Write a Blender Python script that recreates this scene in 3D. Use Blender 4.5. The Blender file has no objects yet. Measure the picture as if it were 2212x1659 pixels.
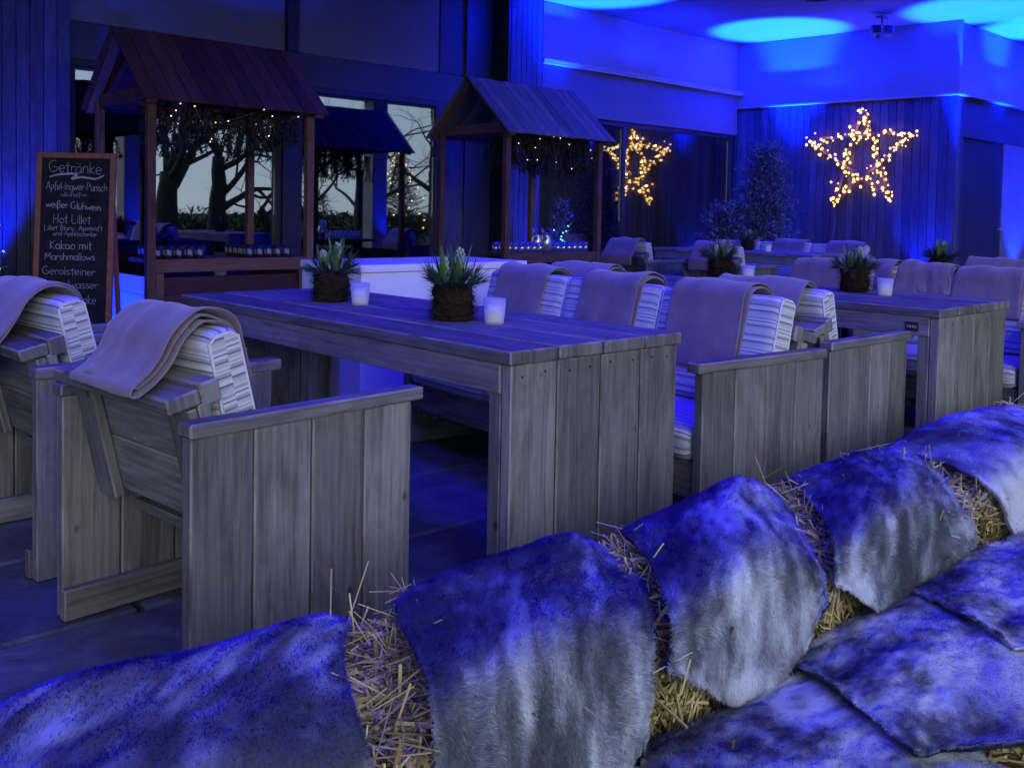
# a terrace at dusk under blue light
SKY = .15; SUN = 1.42; BEAM = 95000; WASH = 64; FLOORUP = 1.5; GLASS = .25; DN = 2.6
DOWN_FILL = ((2.2, -.9, 70), (-.5, 2.4, 120), (1.0, 3.6, 150), (3.6, 3.4, 140), (1.9, 1.75, 120), (6.4, 3.2, 130), (4.4, 5.4, 110), (8.6, 5.6, 160), (10.8, 4.4, 120), (3.9, 1.7, 110))  # places and strengths of the added downward fill lamps
import bpy, math, random
import numpy as np
from mathutils import Vector, Matrix
rng = np.random.default_rng(7); random.seed(7)
S = bpy.context.scene
COL = S.collection
R = math.radians
PI = math.pi

# ------------------------------------------------------------------ camera
cd = bpy.data.cameras.new('camera'); cam = bpy.data.objects.new('camera', cd); COL.objects.link(cam)
H = 1.14
fh = Vector((.678, .735, 0)).normalized(); rt = Vector((fh.y, -fh.x, 0)); zz = Vector((0, 0, 1))
pit = math.atan(83/2080); rol = math.atan(.0187)
fw = fh*math.cos(pit) - zz*math.sin(pit); u0 = fh*math.sin(pit) + zz*math.cos(pit)
ri = rt*math.cos(rol) + u0*math.sin(rol); ui = u0*math.cos(rol) - rt*math.sin(rol)
cam.matrix_world = Matrix(((ri.x, ui.x, -fw.x, 0), (ri.y, ui.y, -fw.y, 0), (ri.z, ui.z, -fw.z, H), (0, 0, 0, 1)))
cd.sensor_width = 36; cd.sensor_fit = 'HORIZONTAL'; cd.lens = 36*2080/2212
cd.shift_y = -(829.5-544)/2212; cd.clip_start = .05; cd.clip_end = 800
S.camera = cam

# ------------------------------------------------------------------ sky, dusk glow, exposure
W = bpy.data.worlds.new('World'); S.world = W; W.use_nodes = True
wn = W.node_tree.nodes; wl = W.node_tree.links
sky = wn.new('ShaderNodeTexSky'); sky.sky_type = 'NISHITA'; sky.sun_disc = False
sky.sun_elevation = R(25); sky.sun_rotation = R(200); sky.air_density = 1.0; sky.dust_density = .3; sky.ozone_density = 3.0
hs = wn.new('ShaderNodeHueSaturation'); hs.inputs['Saturation'].default_value = .22
wl.new(sky.outputs[0], hs.inputs['Color'])
ovc = wn.new('ShaderNodeMix'); ovc.data_type = 'RGBA'; ovc.blend_type = 'MULTIPLY'; ovc.inputs[0].default_value = 1; ovc.inputs[7].default_value = (.64, .79, 1, 1)   # heavy dusk cloud
wl.new(hs.outputs[0], ovc.inputs[6])
bg = wn['Background']; wl.new(ovc.outputs[2], bg.inputs['Color']); bg.inputs['Strength'].default_value = SKY
sl = bpy.data.lights.new('dusk_sun', 'SUN'); so = bpy.data.objects.new('dusk_sun', sl); COL.objects.link(so)
sl.energy = SUN; sl.angle = R(46); sl.color = (.96, .94, 1.0)
so.rotation_euler = Vector((.31, .851, -.423)).to_track_quat('-Z', 'Y').to_euler()
S.view_settings.view_transform = 'Standard'; S.view_settings.look = 'None'
S.view_settings.exposure = 0; S.view_settings.gamma = 1
S.cycles.use_denoising = True; S.cycles.max_bounces = 7; S.cycles.sample_clamp_indirect = 6
S.cycles.transparent_max_bounces = 12

BLUE = (.0005, .0105, 1.0)
VIOLET = (.016, .003, 1.0)
def lamp(name, kind, loc, energy, tgt=None, size=.06, angle=90, blend=.25, color=BLUE):
    l = bpy.data.lights.new(name, kind); o = bpy.data.objects.new(name, l); COL.objects.link(o)
    o.location = loc; l.energy = energy; l.color = color; l.shadow_soft_size = size
    if kind == 'SPOT':
        l.spot_size = R(angle); l.spot_blend = blend
        d = Vector(tgt) - Vector(loc); o.rotation_euler = d.to_track_quat('-Z', 'Y').to_euler()
    return o
# narrow beams from the terrace floor, standing off the walls: pools of light on ceiling and upper wall
for (x, y, e) in ((12.12, 7.62, 1.0), (12.58, 4.98, .9), (14.35, 4.72, 1.1), (8.62, 7.86, .9), (16.2, 4.8, .8)):
    lamp('floor_beam', 'SPOT', (x, y, .10), BEAM*e, (x, y, 9), .05, 32, .5)
# added faint wide fill near the ledges, no lamps known there
for (x, y, z, e) in ((12.42, 7.2, 2.92, 1.0), (14.6, 5.1, 2.92, 1.0), (10.4, 8.2, 3.12, 1.0)):
    lamp('ledge_fill', 'SPOT', (x, y, z+.03), WASH*e, (x-.25, y-.3, 9), .06, 176, .3)
# uplights standing on the terrace at the foot of the walls
for (x, y, tx, ty, tz, e, ang) in ((12.50, 7.95, 12.8, 7.95, 3.2, 260, 62), (12.58, 5.75, 12.95, 5.75, 3.0, 420, 62), (15.1, 5.12, 15.25, 5.42, 2.5, 1500, 60),
        (8.12, 8.3, 8.25, 8.45, 3.0, 300, 46), (1.95, 8.3, 2.15, 8.6, 2.5, 1300, 50), (2.30, 6.8, 2.66, 6.98, .45, 120, 90)):
    lamp('floor_uplight', 'SPOT', (x, y, .08), e*FLOORUP, (tx, ty, tz), .04, ang, .5)
# added blue fill lamps, up and down, below the near ceiling; no fixtures there
for (x, y, e) in ((4.5, 7.9, .35), (-1.5, 6.5, .5)):
    lamp('ceiling_fill', 'SPOT', (x, y, 2.95), WASH*e, (x, y, 9), .06, 176, .3)
lamp('blue_down_fill', 'SPOT', (6.9, 4.6, 3.74), 420, (6.6, 6.9, 2.1), .2, 50, .6)  # added fill so the far stall roof shows blue
for (x, y, e) in DOWN_FILL:
    lamp('blue_down_fill', 'SPOT', (x, y, 3.74), e*DN, (x, y, 0), .7, 128, .6, VIOLET)  # added soft fill that turns upward faces violet blue

# ------------------------------------------------------------------ materials
def nmat(name):
    m = bpy.data.materials.new(name); m.use_nodes = True
    return m, m.node_tree.nodes, m.node_tree.links, m.node_tree.nodes['Principled BSDF']
def ramp(n, stops, interp='LINEAR'):
    r = n.new('ShaderNodeValToRGB'); r.color_ramp.interpolation = interp
    e = r.color_ramp.elements
    while len(e) > 1: e.remove(e[-1])
    e[0].position = stops[0][0]; e[0].color = (*stops[0][1], 1)
    for p, c in stops[1:]:
        k = e.new(p); k.color = (*c, 1)
    return r
def noise(n, l, vec, scale, detail=4, rough=.6, dist=0):
    t = n.new('ShaderNodeTexNoise'); t.inputs['Scale'].default_value = scale; t.inputs['Detail'].default_value = detail
    t.inputs['Roughness'].default_value = rough; t.inputs['Distortion'].default_value = dist
    if vec is not None: l.new(vec, t.inputs['Vector'])
    return t
def mapping(n, l, src, sc):
    m = n.new('ShaderNodeMapping'); m.inputs['Scale'].default_value = sc; l.new(src, m.inputs['Vector']); return m.outputs[0]
def bump(n, l, h, b, strength=.3, dist=.01):
    k = n.new('ShaderNodeBump'); k.inputs['Strength'].default_value = strength; k.inputs['Distance'].default_value = dist
    l.new(h, k.inputs['Height']); l.new(k.outputs[0], b.inputs['Normal'])
def wood(name, dark, mid, light, rough=.75, streak=1.0):
    """planks: UV.x runs across the board, UV.y along the grain"""
    m, n, l, b = nmat(name)
    tc = n.new('ShaderNodeTexCoord'); uv = tc.outputs['UV']
    nz = noise(n, l, mapping(n, l, uv, (58, 2.0, 1)), 1.0, 8, .72, .8)
    wv = n.new('ShaderNodeTexWave'); wv.wave_type = 'BANDS'; wv.bands_direction = 'X'; wv.inputs['Scale'].default_value = 14
    wv.inputs['Distortion'].default_value = 9; wv.inputs['Detail'].default_value = 3; wv.inputs['Detail Scale'].default_value = 1.1; wv.inputs['Detail Roughness'].default_value = .55
    l.new(mapping(n, l, uv, (1, .10, 1)), wv.inputs['Vector'])
    nf = noise(n, l, mapping(n, l, uv, (170, 5, 1)), 1.0, 3, .6, .2)
    nb = noise(n, l, mapping(n, l, uv, (9, 2.6, 1)), 1.0, 5, .6, 1.2)
    vo = n.new('ShaderNodeTexVoronoi'); vo.feature = 'F1'; vo.inputs['Scale'].default_value = 1
    l.new(mapping(n, l, uv, (8.5, 5.0, 1)), vo.inputs['Vector'])
    kn = n.new('ShaderNodeMapRange'); kn.inputs[1].default_value = .035; kn.inputs[2].default_value = .10; kn.inputs[3].default_value = 0; kn.inputs[4].default_value = 1
    l.new(vo.outputs['Distance'], kn.inputs[0])
    mx = n.new('ShaderNodeMath'); mx.operation = 'MULTIPLY_ADD'; l.new(nf.outputs['Fac'], mx.inputs[0]); mx.inputs[1].default_value = .14; l.new(nz.outputs['Fac'], mx.inputs[2])
    m2 = n.new('ShaderNodeMath'); m2.operation = 'MULTIPLY_ADD'; l.new(nb.outputs['Fac'], m2.inputs[0]); m2.inputs[1].default_value = .95; l.new(mx.outputs[0], m2.inputs[2])
    m3 = n.new('ShaderNodeMath'); m3.operation = 'MULTIPLY_ADD'; l.new(wv.outputs['Fac'], m3.inputs[0]); m3.inputs[1].default_value = .09; l.new(m2.outputs[0], m3.inputs[2])
    dv = n.new('ShaderNodeMath'); dv.operation = 'DIVIDE'; l.new(m3.outputs[0], dv.inputs[0]); dv.inputs[1].default_value = 1.29
    rp = ramp(n, [(.42, dark), (.70, mid), (1.0, light)])
    l.new(dv.outputs[0], rp.inputs[0])
    # each plank its own tone through the per-plank attribute
    at = n.new('ShaderNodeAttribute'); at.attribute_name = 'tint'
    mr = n.new('ShaderNodeMapRange'); mr.inputs[3].default_value = .66; mr.inputs[4].default_value = 1.30; l.new(at.outputs['Fac'], mr.inputs[0])
    mk = n.new('ShaderNodeMix'); mk.data_type = 'RGBA'; mk.blend_type = 'MULTIPLY'; mk.inputs[0].default_value = 1
    l.new(rp.outputs[0], mk.inputs[6])
    cb = n.new('ShaderNodeCombineColor')
    for i in range(3): l.new(mr.outputs[0], cb.inputs[i])
    l.new(cb.outputs[0], mk.inputs[7])
    mk2 = n.new('ShaderNodeMix'); mk2.data_type = 'RGBA'; l.new(kn.outputs[0], mk2.inputs[0])
    mk2.inputs[6].default_value = (dark[0]*.6, dark[1]*.52, dark[2]*.48, 1); l.new(mk.outputs[2], mk2.inputs[7])
    # paler arrises
    ea = n.new('ShaderNodeAttribute'); ea.attribute_name = 'arris'; em = n.new('ShaderNodeMath'); em.operation = 'MULTIPLY'
    l.new(ea.outputs['Fac'], em.inputs[0]); er = n.new('ShaderNodeMapRange'); er.inputs[1].default_value = .38; er.inputs[2].default_value = .62; er.inputs[4].default_value = .55
    l.new(nb.outputs['Fac'], er.inputs[0]); l.new(er.outputs[0], em.inputs[1])
    mk3 = n.new('ShaderNodeMix'); mk3.data_type = 'RGBA'; l.new(em.outputs[0], mk3.inputs[0]); l.new(mk2.outputs[2], mk3.inputs[6]); mk3.inputs[7].default_value = (*[min(.8, c*1.6) for c in light], 1)
    l.new(mk3.outputs[2], b.inputs['Base Color']); b.inputs['Roughness'].default_value = rough
    b.inputs['Specular IOR Level'].default_value = .25
    bump(n, l, mx.outputs[0], b, .6, .004)
    return m
M = {}
M['wood'] = wood('weathered_wood', (.046, .040, .037), (.118, .105, .097), (.24, .222, .206))
M['stall'] = wood('stall_wood', (.03, .014, .010), (.095, .045, .030), (.17, .09, .06))
M['stallroof'] = wood('stall_roof_wood', (.022, .008, .008), (.055, .02, .02), (.085, .034, .034))
M['stallroof_lit'] = wood('stall_roof_lit_wood', (.03, .026, .03), (.085, .078, .085), (.15, .14, .15))  # greyer, paler copy of the roof wood, standing in for blue light
M['clad'] = wood('dark_cladding', (.018, .017, .017), (.05, .047, .045), (.09, .084, .08))
def plain(name, c, rough=.6, nscale=None, amt=.25, spec=.4, bmp=0):
    m, n, l, b = nmat(name); b.inputs['Roughness'].default_value = rough; b.inputs['Specular IOR Level'].default_value = spec
    b.inputs['Base Color'].default_value = (*c, 1)
    if nscale:
        tc = n.new('ShaderNodeTexCoord'); t = noise(n, l, tc.outputs['Object'], nscale, 6, .65)
        rp = ramp(n, [(.3, tuple(x*(1-amt) for x in c)), (.7, tuple(min(1, x*(1+amt)) for x in c))])
        l.new(t.outputs['Fac'], rp.inputs[0]); l.new(rp.outputs[0], b.inputs['Base Color'])
        if bmp: bump(n, l, t.outputs['Fac'], b, bmp, .01)
    return m
M['white'] = plain('white_render', (.37, .37, .38), .8, 3, .06, .2)
M['trim'] = plain('pale_metal', (.55, .55, .56), .45, 8, .1)
M['fascia'] = plain('grey_fascia', (.16, .16, .18), .6, 2.5, .12, .3)
M['lintel'] = plain('dark_lintel', (.05, .05, .055), .6, 2.5, .15, .3)
M['upper'] = plain('upper_glazing_panel', (.14, .14, .16), .45, 1.5, .08, .3)
M['black'] = plain('dark_frame', (.02, .018, .018), .5, 6, .3)
M['inside'] = plain('dark_interior', (.02, .02, .022), .9)
M['boxwhite'] = plain('white_laminate', (.80, .80, .80), .45, 4, .05)
M['frame'] = plain('brown_frame', (.24, .085, .05), .6, 30, .25)
M['board'] = plain('slate_board', (.012, .012, .016), .75, 14, .5, .2)
M['chalk'] = plain('chalk', (.35, .35, .40), .95, 160, .35, 0)
M['door'] = plain('dark_door', (.03, .03, .035), .5, 3, .2)
M['steel'] = plain('brushed_steel', (.5, .5, .5), .3)
M['metalbox'] = plain('lamp_housing', (.3, .3, .32), .5)
M['bark'] = plain('bark', (.07, .066, .064), .95, 18, .4, .1, .5)
M['coir'] = plain('coir', (.045, .03, .02), .95, 60, .5, .05, .6)
M['twig'] = plain('brown_twig', (.16, .075, .05), .8, 40, .3)
M['cable'] = plain('cable', (.25, .2, .2), .6)
M['ceram'] = plain('dark_mug', (.015, .015, .03), .25, None, 0, .6)
M['emblem'] = plain('mug_emblem', (.22, .22, .25), .5)
M['awning'] = plain('dark_canvas', (.006, .006, .007), .9, 5, .2, .1)
M['grass'] = plain('lawn', (.03, .045, .02), .95, 9, .4, .1)
M['hedge'] = plain('hedge_leaf', (.02, .03, .018), .9, 9, .4, .1)
# pottery-like slate flags
m, n, l, b = nmat('slate_paving'); M['slate'] = m
tc = n.new('ShaderNodeTexCoord')
at = n.new('ShaderNodeAttribute'); at.attribute_name = 'tint'
nz = noise(n, l, tc.outputs['Object'], 5, 8, .7, .4)
nf = noise(n, l, tc.outputs['Object'], 46, 5, .7)
rp = ramp(n, [(.32, (.045, .049, .06)), (.55, (.10, .108, .128)), (.78, (.20, .212, .24))]); l.new(nz.outputs['Fac'], rp.inputs[0])
mr = n.new('ShaderNodeMapRange'); mr.inputs[3].default_value = .65; mr.inputs[4].default_value = 1.35; l.new(at.outputs['Fac'], mr.inputs[0])
cb = n.new('ShaderNodeCombineColor'); [l.new(mr.outputs[0], cb.inputs[i]) for i in range(3)]
mk = n.new('ShaderNodeMix'); mk.data_type = 'RGBA'; mk.blend_type = 'MULTIPLY'; mk.inputs[0].default_value = 1
l.new(rp.outputs[0], mk.inputs[6]); l.new(cb.outputs[0], mk.inputs[7]); l.new(mk.outputs[2], b.inputs['Base Color'])
b.inputs['Roughness'].default_value = .62
ad = n.new('ShaderNodeMath'); ad.operation = 'MULTIPLY_ADD'; l.new(nf.outputs['Fac'], ad.inputs[0]); ad.inputs[1].default_value = .5; l.new(nz.outputs['Fac'], ad.inputs[2])
bump(n, l, ad.outputs[0], b, .5, .02)
# striped cushion cloth: stripes follow UV.y
m, n, l, b = nmat('striped_cloth'); M['stripe'] = m
tc = n.new('ShaderNodeTexCoord'); sp = n.new('ShaderNodeSeparateXYZ'); l.new(tc.outputs['UV'], sp.inputs[0])
wob = noise(n, l, tc.outputs['UV'], 3, 2)
av = n.new('ShaderNodeMath'); av.operation = 'MULTIPLY_ADD'; l.new(wob.outputs['Fac'], av.inputs[0]); av.inputs[1].default_value = .0015; l.new(sp.outputs[1], av.inputs[2])
dv = n.new('ShaderNodeMath'); dv.operation = 'MULTIPLY'; l.new(av.outputs[0], dv.inputs[0]); dv.inputs[1].default_value = 1/.118
fr = n.new('ShaderNodeMath'); fr.operation = 'FRACT'; l.new(dv.outputs[0], fr.inputs[0])
wt, gy, dk, bg_ = (.66, .67, .67), (.40, .41, .43), (.17, .17, .20), (.54, .53, .50)
rp = ramp(n, [(0, wt), (.07, dk), (.10, wt), (.16, gy), (.23, wt), (.26, bg_), (.36, gy), (.41, dk), (.45, wt), (.55, bg_), (.60, dk), (.63, gy), (.70, wt), (.74, gy), (.77, wt), (.82, bg_), (.91, dk), (.94, gy)], 'CONSTANT')
l.new(fr.outputs[0], rp.inputs[0]); l.new(rp.outputs[0], b.inputs['Base Color']); b.inputs['Roughness'].default_value = .9; b.inputs['Specular IOR Level'].default_value = .1
wv = noise(n, l, tc.outputs['UV'], 320, 2); bump(n, l, wv.outputs['Fac'], b, .25, .002)
# fleece blanket
m, n, l, b = nmat('fleece'); M['fleece'] = m
tc = n.new('ShaderNodeTexCoord'); oi = n.new('ShaderNodeObjectInfo')
t1 = noise(n, l, tc.outputs['Object'], 9, 5, .6); t2 = noise(n, l, tc.outputs['Object'], 330, 3, .7)
rp = ramp(n, [(.3, (.19, .142, .162)), (.75, (.29, .222, .238))]); l.new(t1.outputs['Fac'], rp.inputs[0]); l.new(rp.outputs[0], b.inputs['Base Color'])
b.inputs['Roughness'].default_value = .95; b.inputs['Specular IOR Level'].default_value = .05
b.inputs['Sheen Weight'].default_value = .35; b.inputs['Sheen Roughness'].default_value = .5
bump(n, l, t2.outputs['Fac'], b, .3, .003)
def tinted(name, stops, rough=.9, spec=.1, trans=0):
    m, n, l, b = nmat(name); at = n.new('ShaderNodeAttribute'); at.attribute_name = 'tint'
    rp = ramp(n, stops); l.new(at.outputs['Fac'], rp.inputs[0]); l.new(rp.outputs[0], b.inputs['Base Color'])
    b.inputs['Roughness'].default_value = rough; b.inputs['Specular IOR Level'].default_value = spec
    if trans:
        b.inputs['Subsurface Weight'].default_value = 0
    return m
M['fur'] = tinted('plush_fur', [(0, (.10, .108, .135)), (.3, (.20, .215, .26)), (.55, (.42, .455, .51)), (.8, (.66, .70, .76)), (1, (.76, .80, .86))], .85, .15)
def hairy(m, k=.68, kt=.60):
    """hair lets light through: diffuse with the stored nap normal plus translucent"""
    n = m.node_tree.nodes; l = m.node_tree.links; b = n['Principled BSDF']; src = b.inputs['Base Color'].links[0].from_socket; out = n['Material Output']
    sc = n.new('ShaderNodeMix'); sc.data_type = 'RGBA'; sc.blend_type = 'MULTIPLY'; sc.inputs[0].default_value = 1; l.new(src, sc.inputs[6]); sc.inputs[7].default_value = (k, k, k, 1)
    s2 = n.new('ShaderNodeMix'); s2.data_type = 'RGBA'; s2.blend_type = 'MULTIPLY'; s2.inputs[0].default_value = 1; l.new(src, s2.inputs[6]); s2.inputs[7].default_value = (kt, kt, kt, 1)
    d = n.new('ShaderNodeBsdfDiffuse'); t = n.new('ShaderNodeBsdfTranslucent'); ad = n.new('ShaderNodeAddShader')
    at = n.new('ShaderNodeAttribute'); at.attribute_name = 'nap'; l.new(at.outputs['Vector'], d.inputs['Normal'])
    l.new(sc.outputs[2], d.inputs[0]); l.new(s2.outputs[2], t.inputs[0]); l.new(d.outputs[0], ad.inputs[0]); l.new(t.outputs[0], ad.inputs[1]); l.new(ad.outputs[0], out.inputs[0]); n.remove(b)
hairy(M['fur'])
M['straw'] = tinted('straw', [(0, (.05, .036, .014)), (.3, (.21, .16, .065)), (.6, (.44, .355, .15)), (1, (.70, .61, .32))], .6, .3)
M['needle'] = tinted('fir_needle', [(0, (.008, .016, .010)), (.6, (.03, .06, .036)), (1, (.09, .14, .09))], .6, .3)
M['firneedle'] = tinted('lit_fir_needle', [(0, (.012, .02, .018)), (.6, (.06, .085, .08)), (1, (.34, .38, .38))], .55, .4)  # paler than the plain needles: uplight on the firs put into the colour
M['leaf'] = tinted('bulb_leaf', [(0, (.02, .05, .015)), (.6, (.07, .16, .04)), (1, (.22, .32, .14))], .45, .4)
M['bud'] = tinted('hyacinth_bud', [(0, (.20, .30, .12)), (1, (.72, .74, .62))], .5, .4)
M['drygarland'] = tinted('garland_leaf', [(0, (.008, .007, .006)), (1, (.05, .04, .03))], .7, .2)
def glow(name, c, e, base=.05):
    m, n, l, b = nmat(name); b.inputs['Base Color'].default_value = (*[x*base for x in c], 1)
    b.inputs['Emission Color'].default_value = (*c, 1); b.inputs['Emission Strength'].default_value = e
    m.cycles.emission_sampling = 'NONE'; return m
M['bulb'] = glow('warm_bulb', (1.0, .60, .13), 3.2)
M['bulbs'] = glow('warm_led', (1.0, .70, .34), 4)
M['bulbb'] = glow('blue_led', (.10, .35, 1.0), 6)
# glass
m, n, l, b = nmat('window_glass'); M['glass'] = m
n.remove(b); out = n['Material Output']
tr = n.new('ShaderNodeBsdfTransparent'); tr.inputs[0].default_value = (.62, .62, .64, 1)
gl = n.new('ShaderNodeBsdfGlossy'); gl.inputs['Roughness'].default_value = .012; gl.inputs[0].default_value = (.96, .98, 1, 1)
mx = n.new('ShaderNodeMixShader'); lw = n.new('ShaderNodeLayerWeight'); lw.inputs[0].default_value = .45
mr = n.new('ShaderNodeMapRange'); mr.inputs[3].default_value = GLASS; mr.inputs[4].default_value = .8; l.new(lw.outputs['Fresnel'], mr.inputs[0])
l.new(mr.outputs[0], mx.inputs[0]); l.new(tr.outputs[0], mx.inputs[1]); l.new(gl.outputs[0], mx.inputs[2]); l.new(mx.outputs[0], out.inputs[0])
m, n, l, b = nmat('drinking_glass'); M['clear'] = m
n.remove(b); out = n['Material Output']
tr = n.new('ShaderNodeBsdfTransparent'); tr.inputs[0].default_value = (.9, .92, .95, 1)
gl = n.new('ShaderNodeBsdfGlossy'); gl.inputs['Roughness'].default_value = .08
df = n.new('ShaderNodeBsdfTranslucent'); df.inputs[0].default_value = (.8, .8, .85, 1)
m1 = n.new('ShaderNodeMixShader'); m1.inputs[0].default_value = .35; l.new(gl.outputs[0], m1.inputs[1]); l.new(df.outputs[0], m1.inputs[2])
mx = n.new('ShaderNodeMixShader'); mx.inputs[0].default_value = .45; l.new(tr.outputs[0], mx.inputs[1]); l.new(m1.outputs[0], mx.inputs[2]); l.new(mx.outputs[0], out.inputs[0])
m, n, l, b = nmat('frosted_glass'); M['frost'] = m
n.remove(b); out = n['Material Output']
tr = n.new('ShaderNodeBsdfTransparent'); tr.inputs[0].default_value = (.85, .88, .92, 1)
df = n.new('ShaderNodeBsdfDiffuse'); df.inputs[0].default_value = (.75, .76, .78, 1)
tl = n.new('ShaderNodeBsdfTranslucent'); tl.inputs[0].default_value = (.8, .82, .86, 1)
m1 = n.new('ShaderNodeMixShader'); m1.inputs[0].default_value = .55; l.new(df.outputs[0], m1.inputs[1]); l.new(tl.outputs[0], m1.inputs[2])
mx = n.new('ShaderNodeMixShader'); mx.inputs[0].default_value = .62; l.new(tr.outputs[0], mx.inputs[1]); l.new(m1.outputs[0], mx.inputs[2]); l.new(mx.outputs[0], out.inputs[0])
M['wax'] = glow('lit_wax', (.86, .80, .62), .42, 1)
M['sugar'] = plain('jar_filling', (.62, .50, .42), .8, 40, .35)
m, n, l, b = nmat('curtain_cloth'); M['curtain'] = m
b.inputs['Base Color'].default_value = (.34, .33, .36, 1); b.inputs['Roughness'].default_value = .9

# ------------------------------------------------------------------ mesh helpers
class MB:
    """collects shapes and links them as ONE mesh object"""
    def __init__(s): s.v = []; s.f = []; s.uv = []; s.t = []; s.sm = []; s.ar = []; s.n = 0
    def add(s, vs, fs, uvs=None, tint=.5, smooth=False, arris=False):
        b = s.n; s.v.extend(vs); s.n += len(vs)
        s.t.extend([tint]*len(vs) if np.isscalar(tint) else tint)
        for i, f in enumerate(fs):
            s.f.append([b+k for k in f]); s.sm.append(smooth); s.ar.append(1.0 if arris and i > 5 else 0.0)
            s.uv.extend(uvs[i] if uvs else [(0, 0)]*len(f))
    def build(s, name, mat, parent=None):
        me = bpy.data.meshes.new(name); me.from_pydata([tuple(v) for v in s.v], [], s.f)
        ul = me.uv_layers.new(name='UVMap'); ul.data.foreach_set('uv', np.array(s.uv, dtype=np.float32).ravel())
        a = me.attributes.new('tint', 'FLOAT', 'POINT'); a.data.foreach_set('value', np.array(s.t, dtype=np.float32))
        ra = me.attributes.new('arris', 'FLOAT', 'FACE'); ra.data.foreach_set('value', np.array(s.ar, dtype=np.float32))
        me.polygons.foreach_set('use_smooth', s.sm); me.materials.append(mat); me.update()
        o = bpy.data.objects.new(name, me); COL.objects.link(o); o.parent = parent
        return o
def trimesh(name, V, T, tint, mat, parent=None, smooth=True):
    me = bpy.data.meshes.new(name); V = np.asarray(V, np.float32); T = np.asarray(T, np.int32)
    me.vertices.add(len(V)); me.vertices.foreach_set('co', V.ravel())
    me.loops.add(T.size); me.loops.foreach_set('vertex_index', T.ravel())
    me.polygons.add(len(T)); me.polygons.foreach_set('loop_start', np.arange(0, T.size, 3, dtype=np.int32))
    me.polygons.foreach_set('use_smooth', np.full(len(T), smooth))
    a = me.attributes.new('tint', 'FLOAT', 'POINT'); a.data.foreach_set('value', np.asarray(tint, np.float32))
    me.materials.append(mat); me.update(calc_edges=True); me.validate()
    o = bpy.data.objects.new(name, me); COL.objects.link(o); o.parent = parent
    return o
def box(mb, c, s, grain=2, rot=None, bev=.003, tint=None):
    """chamfered board: c centre, s full sizes, grain = axis of the wood grain"""
    hx, hy, hz = s[0]/2, s[1]/2, s[2]/2; bev = min(bev, hx*.6, hy*.6, hz*.6)
    h = (hx, hy, hz); vs = []; idx = {}
    off = (random.random()*40, random.random()*40)
    for ax in range(3):
        for sg in (-1, 1):
            for a in (-1, 1):
                for b in (-1, 1):
                    p = [0, 0, 0]; o1, o2 = (ax+1) % 3, (ax+2) % 3
                    p[ax] = sg*h[ax]; p[o1] = a*(h[o1]-bev); p[o2] = b*(h[o2]-bev)
                    k = [0, 0, 0]; k[ax] = sg; k[o1] = a; k[o2] = b
                    idx[(ax, tuple(k))] = len(vs); vs.append(p)
    fs = []; uvs = []
    def uvof(i, ax):
        p = vs[i]; oth = [a for a in range(3) if a != grain]
        if ax == grain: u, v = p[oth[0]]+off[0], p[oth[1]]*.3+off[1]
        else:
            w = [a for a in oth if a != ax][0] if ax in oth else oth[0]
            u, v = p[w]+off[0]+ax*3, p[grain]+off[1]
        return (u, v)
    def face(ids, ax):
        c0 = np.mean([vs[i] for i in ids], 0); nn = np.cross(np.subtract(vs[ids[1]], vs[ids[0]]), np.subtract(vs[ids[2]], vs[ids[0]]))
        if nn @ c0 < 0: ids = ids[::-1]
        fs.append(ids); uvs.append([uvof(i, ax) for i in ids])
    for ax in range(3):
        o1, o2 = (ax+1) % 3, (ax+2) % 3
        for sg in (-1, 1):
            q = []
            for a, b in ((-1, -1), (1, -1), (1, 1), (-1, 1)):
                k = [0, 0, 0]; k[ax] = sg; k[o1] = a; k[o2] = b; q.append(idx[(ax, tuple(k))])
            face(q, ax)
    for ax in range(3):
        o1, o2 = (ax+1) % 3, (ax+2) % 3
        for a in (-1, 1):
            for b in (-1, 1):
                k1 = [0, 0, 0]; k1[ax] = -1; k1[o1] = a; k1[o2] = b
                k2 = list(k1); k2[ax] = 1
                face([idx[(o1, tuple(k1))], idx[(o1, tuple(k2))], idx[(o2, tuple(k2))], idx[(o2, tuple(k1))]], o1)
    for a in (-1, 1):
        for b in (-1, 1):
            for d in (-1, 1):
                k = (a, b, d); face([idx[(0, k)], idx[(1, k)], idx[(2, k)]], 0)
    c = np.array(c, float); Rm = np.array(rot) if rot is not None else None
    P = np.array(vs)
    if Rm is not None:
        P = P @ Rm.T
        if np.linalg.det(Rm) < 0: fs = [f[::-1] for f in fs]; uvs = [q[::-1] for q in uvs]
    mb.add((P+c).tolist(), fs, uvs, random.random() if tint is None else tint, False, True)
def bar(mb, p, q, w, d, up=(0, 0, 1), tint=None, bev=.003):
    """board from p to q (grain along it), w along side, d along up-ish"""
    p = np.array(p, float); q = np.array(q, float); ax = q-p; L = np.linalg.norm(ax); ax /= L
    sd = np.cross(ax, up); sd /= np.linalg.norm(sd); uu = np.cross(sd, ax)
    box(mb, (p+q)/2, (w, d, L), 2, np.array([sd, uu, ax]).T, bev, tint)
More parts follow.
